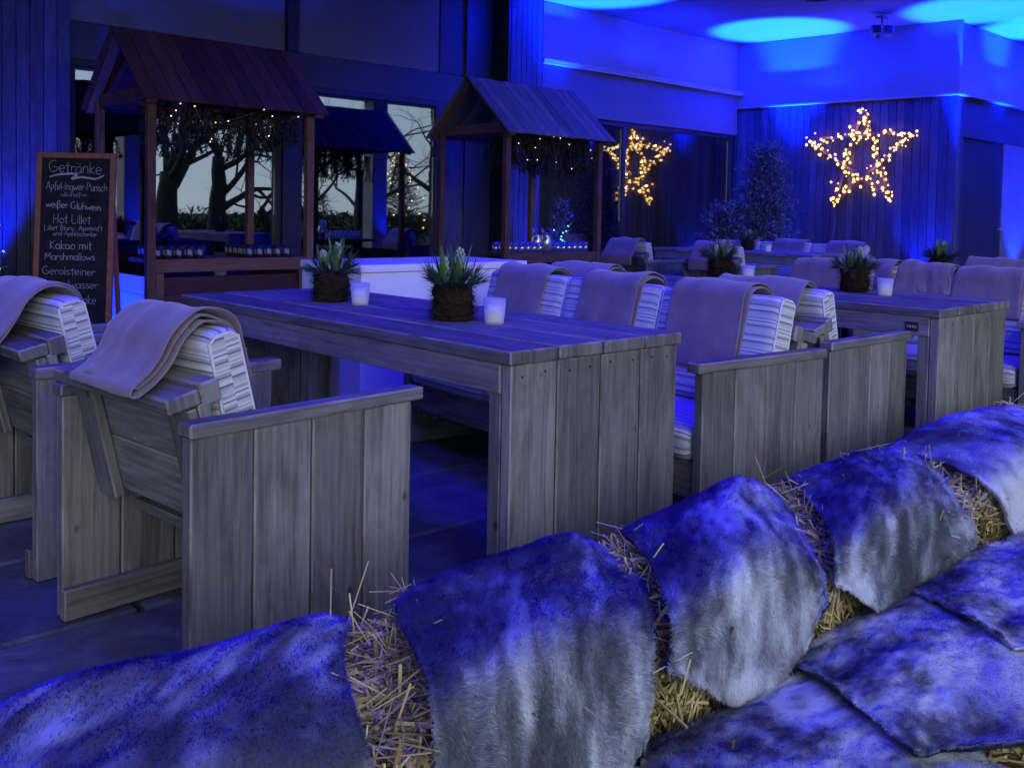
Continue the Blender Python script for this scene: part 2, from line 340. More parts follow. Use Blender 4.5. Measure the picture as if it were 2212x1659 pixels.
def tube(mb, pts, rad, seg=6, tint=.5, cap=True):
    pts = [np.array(p, float) for p in pts]; n_ = len(pts); rad = [rad]*n_ if np.isscalar(rad) else rad
    vs = []; fs = []; prev = None
    for i in range(n_):
        t = pts[min(i+1, n_-1)] - pts[max(i-1, 0)]; t /= (np.linalg.norm(t)+1e-9)
        if prev is None:
            a = np.array([0, 0, 1.]) if abs(t[2]) < .9 else np.array([1., 0, 0])
            s_ = np.cross(t, a)
        else: s_ = prev - t*(prev@t)
        s_ /= (np.linalg.norm(s_)+1e-9); prev = s_; u_ = np.cross(t, s_)
        for k in range(seg):
            an = 2*PI*k/seg; vs.append(pts[i] + rad[i]*(math.cos(an)*s_ + math.sin(an)*u_))
    for i in range(n_-1):
        for k in range(seg):
            k2 = (k+1) % seg; fs.append([i*seg+k, i*seg+k2, (i+1)*seg+k2, (i+1)*seg+k])
    if cap: fs += [list(range(seg))[::-1], [(n_-1)*seg+k for k in range(seg)]]
    mb.add(vs, fs, None, tint, True)
def lathe(mb, prof, seg=20, c=(0, 0, 0), tint=.5, smooth=True):
    vs = []; fs = []
    for r, z in prof:
        for k in range(seg):
            a = 2*PI*k/seg; vs.append((c[0]+r*math.cos(a), c[1]+r*math.sin(a), c[2]+z))
    for i in range(len(prof)-1):
        for k in range(seg):
            k2 = (k+1) % seg; fs.append([i*seg+k, i*seg+k2, (i+1)*seg+k2, (i+1)*seg+k])
    mb.add(vs, fs, None, tint, smooth)
def empty(name, loc, label=None, cat=None, group=None, rz=0):
    o = bpy.data.objects.new(name, None); COL.objects.link(o); o.location = loc; o.rotation_euler = (0, 0, rz); o.empty_display_size = .1
    return tag(o, label, cat, group)
def tag(o, label=None, cat=None, group=None, kind=None):
    if label: o['label'] = label
    if cat: o['category'] = cat
    if group: o['group'] = group
    if kind: o['kind'] = kind
    return o
def copy_tree(o, parent=None):
    c = o.copy(); COL.objects.link(c); c.parent = parent
    for ch in list(o.children): copy_tree(ch, c)
    return c
def vnoise(x, y, seed=0):
    x = np.asarray(x, float); y = np.asarray(y, float)
    g = np.random.default_rng(seed).random((64, 64))
    xi = np.floor(x).astype(int); yi = np.floor(y).astype(int); fx = x-xi; fy = y-yi
    fx = fx*fx*(3-2*fx); fy = fy*fy*(3-2*fy)
    a = g[xi % 64, yi % 64]; b_ = g[(xi+1) % 64, yi % 64]; c_ = g[xi % 64, (yi+1) % 64]; d_ = g[(xi+1) % 64, (yi+1) % 64]
    return (a*(1-fx)+b_*fx)*(1-fy) + (c_*(1-fx)+d_*fx)*fy
def fbm(x, y, seed=0, octv=4):
    s_ = 0; a = .5; tot = 0
    for i in range(octv):
        s_ = s_ + a*vnoise(np.asarray(x)*2**i, np.asarray(y)*2**i, seed+i); tot += a; a *= .5
    return s_/tot
def crom(P, n_):
    """Catmull-Rom through rows of P (k x ...) at n_ samples"""
    P = np.asarray(P, float); k = len(P); t = np.linspace(0, k-1, n_); i = np.minimum(t.astype(int), k-2); f = t-i
    p0 = P[np.maximum(i-1, 0)]; p1 = P[i]; p2 = P[i+1]; p3 = P[np.minimum(i+2, k-1)]
    f = f.reshape((-1,)+(1,)*(P.ndim-1))
    return .5*((2*p1)+(-p0+p2)*f+(2*p0-5*p1+4*p2-p3)*f**2+(-p0+3*p1-3*p2+p3)*f**3)

# ================================================================== THE SETTING
def quad(mb, a, b, c, d, tint=.5, uv=None): mb.add([a, b, c, d], [[0, 1, 2, 3]], [uv or [(0, 0), (1, 0), (1, 1), (0, 1)]], tint)
mb = MB(); quad(mb, (-120, -160, -.06), (160, -160, -.06), (160, 60, -.06), (-120, 60, -.06))
tag(mb.build('ground', M['grass']), kind='structure')
mb = MB(); j = 0; y = -2.9
while y < 9.0:
    x = -4.0 - (j % 2)*.47 - random.random()*.1
    while x < 17.5:
        w = .93
        dz = random.uniform(-.003, .003)
        box(mb, (x+w/2, y+.31, -.02+dz), (w-.018, .602, .04), 0, None, .009)
        x += w
    y += .62; j += 1
tag(mb.build('patio', M['slate']), kind='structure')
mb = MB(); quad(mb, (-4.6, -3.0, -.045), (17.6, -3.0, -.045), (17.6, 9.1, -.045), (-4.6, 9.1, -.045))
tag(mb.build('ground_joint_bed', M['inside']), kind='structure')

FY = 8.63
bld = empty('building', (7.0, FY, 0), 'dark timber clad building with white blue lit eaves round the terrace', 'building')
def wpart(mb, name, mat, parent=bld):
    o = mb.build(name, mat, parent)
    if parent is not None and parent.type == 'EMPTY': o.matrix_parent_inverse = Matrix.Translation(-parent.location)
    return o
def bx(mb, x0, x1, y0, y1, z0, z1, grain=2, bev=.003, tint=None): box(mb, ((x0+x1)/2, (y0+y1)/2, (z0+z1)/2), (x1-x0, y1-y0, z1-z0), grain, None, bev, tint)
CE = 3.8
mb = MB(); bx(mb, -4.5, 18, -2.6, 8.95, CE, CE+.2); wpart(mb, 'ceiling', M['white'])
def ribs(name, p, q, z0, z1, pitch=.105, depth=.028, back=.05, mat='clad'):
    """vertical boarding with shadow gaps from p to q on plan; the weather side lies to the right of p->q"""
    p = np.array(p); q = np.array(q); L = np.linalg.norm(q-p); u = (q-p)/L; nrm = np.array([u[1], -u[0]])
    Rm = np.array([[u[0], nrm[0], 0], [u[1], nrm[1], 0], [0, 0, 1]])
    m_ = MB(); c = (p+q)/2 - nrm*back/2
    box(m_, (c[0], c[1], (z0+z1)/2), (L, back, z1-z0), 2, Rm, .001, .2)
    k = max(1, int(L/pitch)); pt = L/k
    for i in range(k):
        c = p+u*(i+.5)*pt + nrm*(depth/2+.0015)
        box(m_, (c[0], c[1], (z0+z1)/2), (pt-.007, depth, z1-z0-.004), 2, Rm, .003)
    return wpart(m_, name, M[mat])
ribs('cladding_wall', (-4.4, FY-.05), (2.785, FY-.05), 0, CE-.004)
# dark glazed bays on the left
mb = MB(); bx(mb, 2.79, 7.19, FY, FY+.12, 2.385, 2.705); wpart(mb, 'lintel', M['lintel'])
for x0, x1 in ((2.80, 4.855), (5.0, 6.80)):
    mb = MB(); bx(mb, x0, x1, FY+.02, FY+.1, 2.712, CE-.004); wpart(mb, 'upper_panel', M['upper'])
mb = MB(); bx(mb, 4.86, 4.992, FY-.03, FY+.12, 2.71, CE-.004); wpart(mb, 'mullion_post', M['black'])
mb = MB(); bx(mb, 6.36, 6.84, FY-.22, FY-.005, 3.58, CE-.004); wpart(mb, 'soffit_box', M['black'])
mb = MB(); bx(mb, 6.806, 7.186, FY+.01, FY+.1, 2.712, CE-.004); wpart(mb, 'upper_panel', M['lintel'])
def window(x0, x1, z0, z1, y, bars=(), fw_=.055):
    mb = MB()
    bx(mb, x0, x1, y-.03, y+.05, z0, z0+.09); bx(mb, x0, x1, y-.03, y+.05, z1-fw_, z1)
    for xx in [x0+fw_/2, x1-fw_/2]+list(bars): bx(mb, xx-fw_/2, xx+fw_/2, y-.032, y+.048, z0+.0905, z1-fw_-.0005)
    f_ = wpart(mb, 'window', M['black'])
    ed = sorted([x0+fw_/2, x1-fw_/2]+list(bars))
    for a, b_ in zip(ed[:-1], ed[1:]):
        mb = MB(); bx(mb, a+fw_/2+.001, b_-fw_/2-.001, y+.004, y+.012, z0+.092, z1-fw_-.002, 2, .0005)
        mb.build('pane', M['glass'], f_)
window(2.79, 4.81, .04, 2.382, FY+.02); window(4.99, 6.80, .04, 2.382, FY+.02)
mb = MB(); bx(mb, 4.812, 4.988, FY-.04, FY+.1, 0, 2.38); wpart(mb, 'mullion_post', M['black'])
mb = MB(); bx(mb, 6.803, 7.17, FY+.0, FY+.1, 0, 2.383); wpart(mb, 'door_jamb', M['clad'])
mb = MB(); bx(mb, 7.172, 7.19, FY-.02, FY+.1, 0, CE-.005); wpart(mb, 'metal_edge', M['lintel'])
mb = MB(); bx(mb, 7.192, 7.825, FY+.25, FY+.3, 0, CE-.005); d_ = wpart(mb, 'entrance_panel', M['door'])
ribs('cladding_column', (7.83, FY-.03), (8.35, FY-.03), 0, CE-.004, .085)
mb = MB(); bx(mb, 8.352, 8.38, FY-.05, FY+.35, 0, CE-.006); bx(mb, 7.80, 7.829, FY-.05, FY+.35, 0, CE-.006); wpart(mb, 'column_return', M['black'])
# right hand bay: curtain glazing, fascia, white wall above
mb = MB(); bx(mb, 8.382, 12.64, FY, FY+.05, 2.405, 3.0); bx(mb, 8.382, 12.60, FY+.052, FY+.40, 2.405, 2.43); wpart(mb, 'fascia', M['fascia'])
mb = MB(); bx(mb, 8.382, 12.68, FY-.07, FY+.06, 3.003, 3.03); bx(mb, 8.382, 12.68, FY-.075, FY-.05, 3.032, 3.062); wpart(mb, 'ledge', M['trim'])
mb = MB(); bx(mb, 8.382, 12.72, FY+.065, FY+.16, 3.0, CE-.004); wpart(mb, 'upper_wall', M['white'])
window(8.385, 12.56, .04, 2.403, FY+.06, (10.04,), .06)
mb = MB(); bx(mb, 12.565, 12.66, FY-.02, FY+.1, 0, 2.40); wpart(mb, 'door_jamb', M['black'])
# star wall and the wall beyond its corner
K = (12.655, FY+.05); K2 = (12.95, 5.42)
ribs('star_wall_cladding', K, K2, 0, 2.80, .11)
Ka = np.array(K); Kb = np.array(K2); u = (Kb-Ka)/np.linalg.norm(Kb-Ka); nr = np.array([u[1], -u[0]])
Rm = np.array([[u[0], nr[0], 0], [u[1], nr[1], 0], [0, 0, 1]]); cm = (Ka+Kb)/2; LL = np.linalg.norm(Kb-Ka)
mb = MB(); box(mb, (cm[0]+nr[0]*.0, cm[1]+nr[1]*.0, 2.8155), (LL+.10, .14, .028), 0, Rm, .004); wpart(mb, 'ledge', M['white'])
mb = MB(); box(mb, (cm[0]-nr[0]*.075, cm[1]-nr[1]*.075, (2.831+CE-.004)/2), (LL+.0, .08, CE-.004-2.831), 2, Rm, .003); wpart(mb, 'upper_wall', M['white'])
ribs('cladding_wall', (12.955, 5.45), (13.06, 5.45), 0, 2.80, .09)
mb = MB(); bx(mb, 13.06, 15.7, 5.44, 5.52, 2.27, 2.80); bx(mb, 13.06, 13.2, 5.44, 5.52, 0, 2.268); wpart(mb, 'door_surround', M['lintel'])
mb = MB(); bx(mb, 13.203, 14.63, 5.47, 5.52, .01, 2.265); dr = wpart(mb, 'door', M['door'])
mb = MB(); tube(mb, [(14.42, 5.40, 1.04), (14.54, 5.40, 1.04)], .011, 8); tube(mb, [(14.52, 5.47, 1.04), (14.52, 5.40, 1.04)], .012, 8); mb.build('handle', M['steel'], dr)
mb = MB(); bx(mb, 14.632, 18, 5.45, 5.55, 0, 2.268); bx(mb, 15.702, 18, 5.45, 5.55, 2.27, 2.80); wpart(mb, 'side_wall', M['fascia'])
mb = MB(); bx(mb, 12.97, 18, 5.37, 5.56, 2.803, 2.83); wpart(mb, 'ledge', M['white'])
mb = MB(); bx(mb, 13.0, 18, 5.50, 5.58, 2.833, CE-.004); wpart(mb, 'upper_wall', M['white'])
# the return wing closing the terrace on the far right
ribs('cladding_wall', (16.9, 5.36), (16.9, -1.3), 0, 2.80, .11)
mb = MB(); bx(mb, 16.95, 17.05, -1.3, 5.36, 2.803, CE-.004); wpart(mb, 'upper_wall', M['white'])
# unseen wall added on the far left to keep sky light out
ribs('cladding_wall', (-4.4, 3.6), (-4.4, FY-.06), 0, CE-.004, .11)
# dark room behind the glass
mb = MB(); bx(mb, 2.5, 13.0, 10.6, 10.7, 0, 3.0); bx(mb, 2.4, 2.5, 8.78, 10.7, 0, 3.0); bx(mb, 12.70, 12.8, 8.86, 10.59, 0, 3.0); bx(mb, 2.5, 12.64, 8.8, 10.59, 2.44, 2.5); wpart(mb, 'back_room', M['inside'])

# curtains: one long wavy drape per side
for x0, x1, lab in ((8.46, 9.98, 'grey floor length curtain behind the window nearest the ribbed column'), (10.12, 12.50, 'grey floor length curtain behind the window beside the star wall')):
    n_ = int((x1-x0)*60); xs = np.linspace(x0, x1, n_); ph = np.cumsum(.55+.35*rng.random(n_))*.55
    ys = 8.93+.045*np.sin(ph)+.02*np.sin(ph*.37); zs = [.06, 1.2, 2.39]
    mb = MB(); V = [(xs[i], ys[i]+.0*k, zs[k]) for k in range(3) for i in range(n_)]
    F_ = [[k*n_+i, k*n_+i+1, (k+1)*n_+i+1, (k+1)*n_+i] for k in range(2) for i in range(n_-1)]
    mb.add(V, F_, None, .5, True); o = mb.build('curtain', M['curtain']); tag(o, lab, 'curtain')
    sm = o.modifiers.new('cloth_thickness', 'SOLIDIFY'); sm.thickness = .004

# ceiling fittings
fl = empty('ceiling_floodlight', (11.98, 6.02, 3.58), 'small twin floodlight hanging under the white ceiling', 'floodlight')
mb = MB(); box(mb, (0, 0, .17), (.16, .10, .03), 0, None, .006); tube(mb, [(0, 0, .16), (0, 0, .06)], .014, 8); mb.build('bracket', M['metalbox'], fl)
for dx in (-.075, .075):
    Rz = np.array(Matrix.Rotation(R(-47), 3, 'Z') @ Matrix.Rotation(R(-18), 3, 'X'))
    mb = MB(); box(mb, (dx*.73, -dx*.68, 0), (.125, .10, .13), 0, Rz, .012); hd = mb.build('lamp_head', M['metalbox'], fl)
    mb = MB(); c = np.array((dx*.73, -dx*.68, 0)) + Rz@np.array((0, -.053, 0)); box(mb, c, (.098, .008, .10), 0, Rz, .003); mb.build('lens', M['black'], hd)
mb = MB(); tube(mb, [(0, 0, .03), (-.10, -.02, -.07), (-.155, -.03, -.10)], [.012, .014, .03], 8); mb.build('sensor', M['frame'], fl)
sp_ = empty('ceiling_speaker', (10.6, 6.15, CE-.022), 'round flush speaker ring in the white ceiling', 'ceiling speaker')
mb = MB(); lathe(mb, [(.08, .02), (.15, .02), (.155, .012), (.15, 0), (.13, -.003), (.128, .01), (.08, .012)], 28); mb.build('ring', M['fascia'], sp_)

# pillars at the open edge of the terrace and what stands beyond: seen mirrored in the glass
for x, lab in ((7.55, 'white square pillar mirrored in the left window beside the stall'), (13.5, 'white square pillar mirrored in the window beside the lit tree')):
    p_ = empty('pillar', (x, -2.3, 0), lab, 'pillar')
    mb = MB(); box(mb, (0, 0, 1.9), (.42, .42, 3.796), 2, None, .01); mb.build('shaft', M['white'], p_)
    mb = MB(); box(mb, (0, 0, .04), (.5, .5, .08), 2, None, .01); mb.build('base', M['trim'], p_)
    lamp('pillar_uplight', 'SPOT', (x+.3, -1.75, .05), 160*FLOORUP, (x+.1, -2.07, 3), .05, 60, .5)
def limb(mb, p, d, L, r, depth, seg=7, bend=.35, forks=(2, 3), shrink=.68):
    p = np.array(p, float); d = np.array(d, float); d /= np.linalg.norm(d); pts = [p]; k = 5
    for i in range(k):
        d = d + rng.normal(0, bend/k*1.6, 3) + np.array([0, 0, .03]); d /= np.linalg.norm(d); pts.append(pts[-1]+d*L/k)
    rr = np.linspace(r, r*.62, k+1); tube(mb, pts, list(rr), seg if r > .03 else 4)
    if depth <= 0: return
    for i in range(random.choice(forks)):
        a = rng.normal(0, 1, 3); a -= d*(a@d); a /= np.linalg.norm(a); w = random.uniform(.35, .95)
        s_ = pts[-1] if i < 2 else pts[random.choice([2, 3, 4])]
        limb(mb, s_, d*math.cos(w)+a*math.sin(w), L*shrink*random.uniform(.8, 1.15), rr[-1]*random.uniform(.6, .85), depth-1, seg, bend, forks, shrink)
def bare_tree(x, y, h, r, lean, label, depth=5, twin=False):
    t = empty('bare_tree', (x, y, -.06), label, 'tree', 'bare trees beyond the lawn')
    mb = MB(); k = 7; pts = [np.zeros(3)]; d = np.array([lean[0], lean[1], 1.]); d /= np.linalg.norm(d)
    for i in range(k): pts.append(pts[-1]+(d+rng.normal(0, .05, 3))*h/k)
    rr = np.linspace(r*1.2, r*.7, k+1); tube(mb, pts, list(rr), 10); mb.build('trunk', M['bark'], t)
    mb = MB()
    for i in range(5 if not twin else 9):
        j_ = random.choice([3, 4, 5, 6, 7, 7, 7]); a = random.uniform(0, 2*PI)
        dd = np.array([math.cos(a), math.sin(a), random.uniform(.25, 1.3)])
        limb(mb, pts[j_], dd, h*random.uniform(.45, .8), rr[j_]*random.uniform(.35, .6), depth-1)
    mb.build('crown', M['bark'], t)
for a in ((10.3, -7.2, 2.2, .30, (.05, 0), 'three stemmed bare tree mirrored behind the left posts of the near stall'),
          (11.9, -7.6, 2.6, .24, (.06, .02), 'thick straight bare trunk mirrored in the middle of the near stall'),
          (13.6, -7.2, 1.3, .17, (-.5, .1), 'low crooked bare tree leaning left in the near stall window mirror'),
          (15.2, -8.5, 2.2, .15, (.12, 0), 'slim bare tree mirrored beside the stall back post'),
          (9.1, -10, 2.2, .16, (-.05, 0), 'bare tree mirrored just right of the drinks board'),
          (17.5, -9, 2.4, .18, (.05, 0), 'bare tree mirrored beside the right post of the near stall'),
          (19.9, -8, 2.5, .2, (-.08, 0), 'bare tree mirrored behind the lit conifer')): bare_tree(*a)
mb = MB()
V = []; T_ = []; TI = []
xs = rng.uniform(0, 60, 26000); ys = rng.uniform(-15, -13.4, 26000); zs = rng.random(26000)*(.75+.5*fbm(xs*.4, ys, 3))
for i in range(0): pass
c = np.stack([xs, ys, zs], 1); a = rng.normal(0, .09, (26000, 3)); b_ = rng.normal(0, .09, (26000, 3))
V = np.stack([c, c+a, c+b_], 1).reshape(-1, 3); T_ = np.arange(len(V)).reshape(-1, 3)
tag(trimesh('hedge', V, T_, np.full(len(V), .4), M['needle'], None, False), 'low dark hedge along the far side of the lawn', 'hedge')

# ------------------------------------------------------------------ conifers
def needles(base, dirs, L, w, tint):
    """flat leaf triangles at base pointing along dirs"""
    n_ = len(base); d = dirs/np.linalg.norm(dirs, axis=1, keepdims=True)
    s_ = np.cross(d, rng.normal(0, 1, (n_, 3))); s_ /= np.linalg.norm(s_, axis=1, keepdims=True)+1e-9
    L = np.broadcast_to(L, (n_,))[:, None]; w = np.broadcast_to(w, (n_,))[:, None]
    V = np.stack([base-s_*w*.5, base+s_*w*.5, base+d*L], 1).reshape(-1, 3)
    return V, np.arange(n_*3).reshape(-1, 3), np.repeat(tint, 3)
def fir(x, y, h, rad, label, nb=120, lights=None, group='fir trees', dens=1.0, z0=.12, sparse=1.0, nl=.045, nw=.011, bushy=False):
    t = empty('fir_tree', (x, y, 0), label, 'fir tree', group)
    mb = MB(); tube(mb, [(0, 0, 0), (.01, 0, h*.5), (0, .01, h*.97)], [.035*h/2, .022*h/2, .006], 8); mb.build('trunk', M['bark'], t)
    B = []; D = []; mt = MB(); tips = []
    for i in range(nb):
        f = (i+.5)/nb; f = f**.85; z = h*(z0+(1-z0)*f); L = (rad*(1-f)**.8*random.uniform(.75, 1.12) if not bushy else rad*(.25+.75*math.sin(PI*(.22+.74*f)))*random.uniform(.55, 1.15))+.06
        a = i*2.4+random.uniform(-.3, .3); up_ = .12+.75*f
        p0 = np.array([0, 0, z]); d = np.array([math.cos(a), math.sin(a), up_]); d /= np.linalg.norm(d)
        pts = [p0, p0+d*L*.5, p0+d*L+np.array([0, 0, -.05*L])]; tube(mt, pts, [.008, .005, .002], 4)
        sd = np.cross(d, (0, 0, 1)); sd /= np.linalg.norm(sd); tips.append(pts[2])
        for s_ in np.linspace(.18, 1, max(3, int(L/.055*sparse))):
            q = p0+d*L*s_
            for sg in (-1, 1):
                tw = (1.05-s_)*L*.45+.05; dd = d*.7+sd*sg*.75+np.array([0, 0, random.uniform(-.1, .3)]); dd /= np.linalg.norm(dd)
                kk = max(3, int(tw/.014*dens)); r_ = np.sort(rng.random(kk))
                B.append(q+dd*r_[:, None]*tw); D.append(dd*.55+rng.normal(0, .55, (kk, 3))+np.array([0, 0, .25]))
    mt.build('branches', M['bark'], t)
    B = np.concatenate(B); D = np.concatenate(D); V, T_, ti = needles(B, D, nl, nw, rng.random(len(B)))
    trimesh('needles', V, T_, ti, M['firneedle'] if y > 0 else M['needle'], t, False)
    return t, tips
fir(11.2, 7.2, 2.0, .42, 'bushy fir tree in the corner between curtain window and star wall', 210, dens=.6, sparse=.8, nl=.06, nw=.016, bushy=True)
fir(10.75, 7.5, 1.25, .32, 'lower fir tree left of the bushy one before the curtain window', 90, dens=.6, sparse=.8, nl=.06, nw=.016, bushy=True)
fir(8.28, 8.12, 1.28, .20, 'narrow fir tree with blue lights behind the far stall', 60, dens=.7)
fir(1.82, 7.85, 1.15, .34, 'small fir tree with blue lights at the left edge behind the board', 60, dens=.7)
xm, tm = fir(15.9, -4.6, 2.75, .95, 'conifer covered in warm fairy lights mirrored in the middle window', 130, dens=.4, sparse=.6, nl=.07, nw=.02)
fir(14.0, -5.5, 1.5, .45, 'small conifer mirrored at the right of the near stall', 50, dens=.4, sparse=.6, nl=.07, nw=.02)
fir(16.2, -6.4, 1.7, .5, 'small conifer mirrored left of the lit one', 50, dens=.4, sparse=.6, nl=.07, nw=.02)
def ball(r=1, seg=8, rings=5):
    mb = MB(); lathe(mb, [(max(.02*r, r*math.sin(PI*i/rings)), -r*math.cos(PI*i/rings)) for i in range(rings+1)], seg); return mb
def bulbset(thing, pts, r, mat, name='bulb'):
    first = None
    for p in pts:
        if first is None: o = first = ball(r).build(name, mat, thing)
        else: o = first.copy(); COL.objects.link(o); o.parent = thing
        o.location = p
def cable_of(thing, pts, r=.003):
    mb = MB(); tube(mb, pts, r, 4); mb.build('cable', M['cable'], thing)
fx = empty('fairy_lights', (15.9, -4.6, 0), 'warm fairy lights wound round the mirrored conifer', 'fairy lights')
pts = [np.array(tm[i])*np.array([.95, .95, 1]) for i in range(8, 130, 2)]
bulbset(fx, pts, .022, M['bulbs']); cable_of(fx, pts)
fx = empty('fairy_lights', (8.28, 8.12, 0), 'blue fairy lights on the narrow fir behind the far stall', 'fairy lights')
pts = [(random.uniform(-.17, .17), random.uniform(-.17, -.02), random.uniform(.62, 1.0)) for i in range(20)]
bulbset(fx, pts, .008, M['bulbb']); cable_of(fx, pts)
fx = empty('fairy_lights', (1.82, 7.85, 0), 'blue fairy lights on the small fir at the left edge', 'fairy lights')
pts = [(random.uniform(-.2, .25), random.uniform(-.2, .1), random.uniform(.35, 1.0)) for i in range(24)]
bulbset(fx, pts, .008, M['bulbb']); cable_of(fx, pts)

# ================================================================== MARKET STALLS
def stall(x, y, w, d, label, mugs_kind):
    t = empty('market_stall', (x, y, 0), label, 'market stall', 'wooden market stalls')
    ws = M['stall']
    for px_, py_ in ((0, 0), (w, 0), (0, d), (w, d)):
        mb = MB(); box(mb, (px_, py_, .98), (.058, .058, 1.96), 2); mb.build('post', ws, t)
    for py_ in (0, d):
        mb = MB(); box(mb, (w/2, py_, 1.925), (w-.06, .04, .07), 0); mb.build('eave_beam', ws, t)
    for px_ in (0, w):
        mb = MB(); box(mb, (px_, d/2, 1.925), (.04, d-.06, .09), 1); mb.build('tie_beam', ws, t)
    rz = 2.40; ov = .13; ex = .10; sl = math.atan2(rz-1.955, d/2)
    for px_ in (-.03, w+.03):
        for sg in (-1, 1):
            mb = MB(); bar(mb, (px_, d/2+sg*(d/2+ov*.8), 1.955-ov*.8*math.tan(sl)-.01), (px_, d/2+sg*.01, rz-.035), .03, .07, (1, 0, 0)); mb.build('rafter', ws, t)
    for sg in (-1, 1):
        mb = MB(); n_ = 13; pw = (w+2*ex)/n_
        a = np.array([0, d/2+sg*(d/2+ov), 1.985-ov*math.tan(sl)]); b_ = np.array([0, d/2+sg*.004, rz+.01])
        ax = (b_-a)/np.linalg.norm(b_-a); nn = np.array([0, sg*math.sin(sl), math.cos(sl)])
        for i in range(n_):
            c = (a+b_)/2; c[0] = -ex+pw*(i+.5); c = c+nn*random.uniform(0, .004)
            box(mb, c, (pw-.006, .018, np.linalg.norm(b_-a)+random.uniform(-.008, .008)), 2, np.array([[1, 0, 0], nn, ax]).T, .003)
        mb.build('roof_slope', M['stallroof' if mugs_kind == 'dark' else 'stallroof_lit'], t)
    mb = MB()
    for i in range(4): box(mb, (w/2, .02+.112*(i+.5), .757), (w-.062, .109, .03), 0)
    mb.build('counter', ws, t)
    mb = MB(); box(mb, (w/2, -.012, .727), (w-.062, .03, .09), 0); mb.build('counter_rail', ws, t)
    mb = MB()
    for i in range(5): box(mb, (w/2, .02, .07+.128*i), (w-.063, .02, .125), 0)
    mb.build('front_board', M['stallroof'], t)
    for px_ in (.062, w-.062):
        mb = MB(); box(mb, (px_, -.012, .34), (.055, .028, .676), 2); mb.build('front_batten', ws, t)
    for px_ in (-.012, w+.012):
        mb = MB()
        for i in range(5): box(mb, (px_, d/2, .07+.13*i), (.018, d-.065, .127), 1)
        mb.build('side_board', M['boxwhite'] if (px_ < 0 and mugs_kind == 'dark') else ws, t)
    # evergreen garland under the eave, with fairy lights
    g = empty('garland', (x, y, 0), 'dark evergreen garland hanging under the eave of the '+('near stall' if mugs_kind == 'dark' else 'far stall'), 'garland', 'stall garlands')
    B = []; D = []; mt = MB(); n_ = 125
    pts = [(w*.05+w*.92*i/20, .10+.05*math.sin(i*1.3), 1.86+.03*math.sin(i*.9)) for i in range(21)]
    tube(mt, pts, .012, 5)
    for i in range(n_):
        f = random.random(); p0 = np.array([w*.05+w*.9*f, .02+.5*random.random()**2, 1.86+random.uniform(-.03, .03)])
        prof = .16+.20*abs(math.sin(f*6.3+(.6 if mugs_kind == 'dark' else 1.7)))*(.6+.4*random.random())
        q = p0+np.array([random.uniform(-.12, .12), random.uniform(-.06, .06), -prof]); m_ = (p0+q)/2+rng.normal(0, .03, 3)
        pp = [p0, m_, q]; tube(mt, pp, [.004, .003, .0015], 4)
        P = crom(pp, 26); B.append(np.repeat(P, 2, 0)); D.append(rng.normal(0, .6, (52, 3))+np.array([0, 0, -.9]))
    mt.build('twigs', M['bark'], g)
    B = np.concatenate(B); D = np.concatenate(D); V, T_, ti = needles(B, D, rng.uniform(.03, .06, len(B)), rng.uniform(.008, .016, len(B)), rng.random(len(B)))
    trimesh('leaves', V, T_, ti, M['drygarland'], g, False)
    fx = empty('fairy_lights', (x, y, 0), 'warm fairy lights in the garland of the '+('near stall' if mugs_kind == 'dark' else 'far stall'), 'fairy lights')
    pts = [(w*random.uniform(.1, .97), random.uniform(-.01, .05), 1.88-random.random()**1.6*.30) for i in range(14)]; pts.sort()
    bulbset(fx, pts, .0042, M['bulbs']); cable_of(fx, pts, .0014)
    return t
SX1, SY1, SX2, SY2, SW, SD = 2.66, 6.56, 5.93, 6.52, 1.24, .96
stall(SX1, SY1, SW, SD, 'brown wooden market stall with dark mugs, beside the drinks board', 'dark')
stall(SX2, SY2, SW, SD, 'wooden market stall with blue lit roof and glass mugs on its counter', 'glass')
# mugs
def mug(loc, rz, kind, src=[None, None]):
    k = 0 if kind == 'dark' else 1
    if src[k] is None:
        mb = MB()
        if kind == 'dark':
            lathe(mb, [(.0, .0), (.030, .0), (.034, .006), (.036, .085), (.033, .086), (.031, .012), (.0, .010)], 16)
            tube(mb, [(.034, 0, .07), (.056, 0, .066), (.060, 0, .043), (.054, 0, .022), (.034, 0, .018)], .005, 6)
            o = mb.build('mug', M['ceram']); mp = MB()
            vs = []; fs = []
            for i in range(7):
                a = PI+.9*(i-3)/3
                for z, j_ in ((.028, 0), (.064, 1)):
                    vs.append((.0368*math.cos(a), .0368*math.sin(a), z+(.006*math.sin(i*2.1) if j_ else .004*math.cos(i*1.7))))
            for i in range(6):
                if i != 2: fs.append([2*i, 2*i+2, 2*i+3, 2*i+1])
            mp.add(vs, fs); e_ = mp.build('print', M['emblem'], o)
            so_ = e_.modifiers.new('print_thickness', 'SOLIDIFY'); so_.thickness = .0006
            tag(o, 'dark mug with a pale print standing in a block on the near stall counter', 'mug', 'dark mugs on the near stall')
        else:
            lathe(mb, [(.0, .0), (.027, .0), (.031, .008), (.035, .095), (.032, .096), (.028, .012), (.0, .010)], 14)
            tube(mb, [(.033, 0, .078), (.054, 0, .074), (.058, 0, .05), (.052, 0, .028), (.031, 0, .022)], .005, 6)
            o = mb.build('glass_mug', M['clear']); tag(o, 'clear glass mug standing in a row on the far stall counter', 'glass mug', 'glass mugs on the far stall')
        src[k] = o
    else: o = copy_tree(src[k])
    o.location = loc; o.rotation_euler = (0, 0, rz)
for i in range(5):
    for j in range(4): mug((SX1+.075+.078*i, SY1+.06+.08*j, .7725), random.uniform(.6, 1.0), 'dark')
for i in range(5):
    for j in range(5): mug((SX1+.77+.078*i, SY1+.05+.08*j, .7725), random.uniform(.6, 1.0), 'dark')
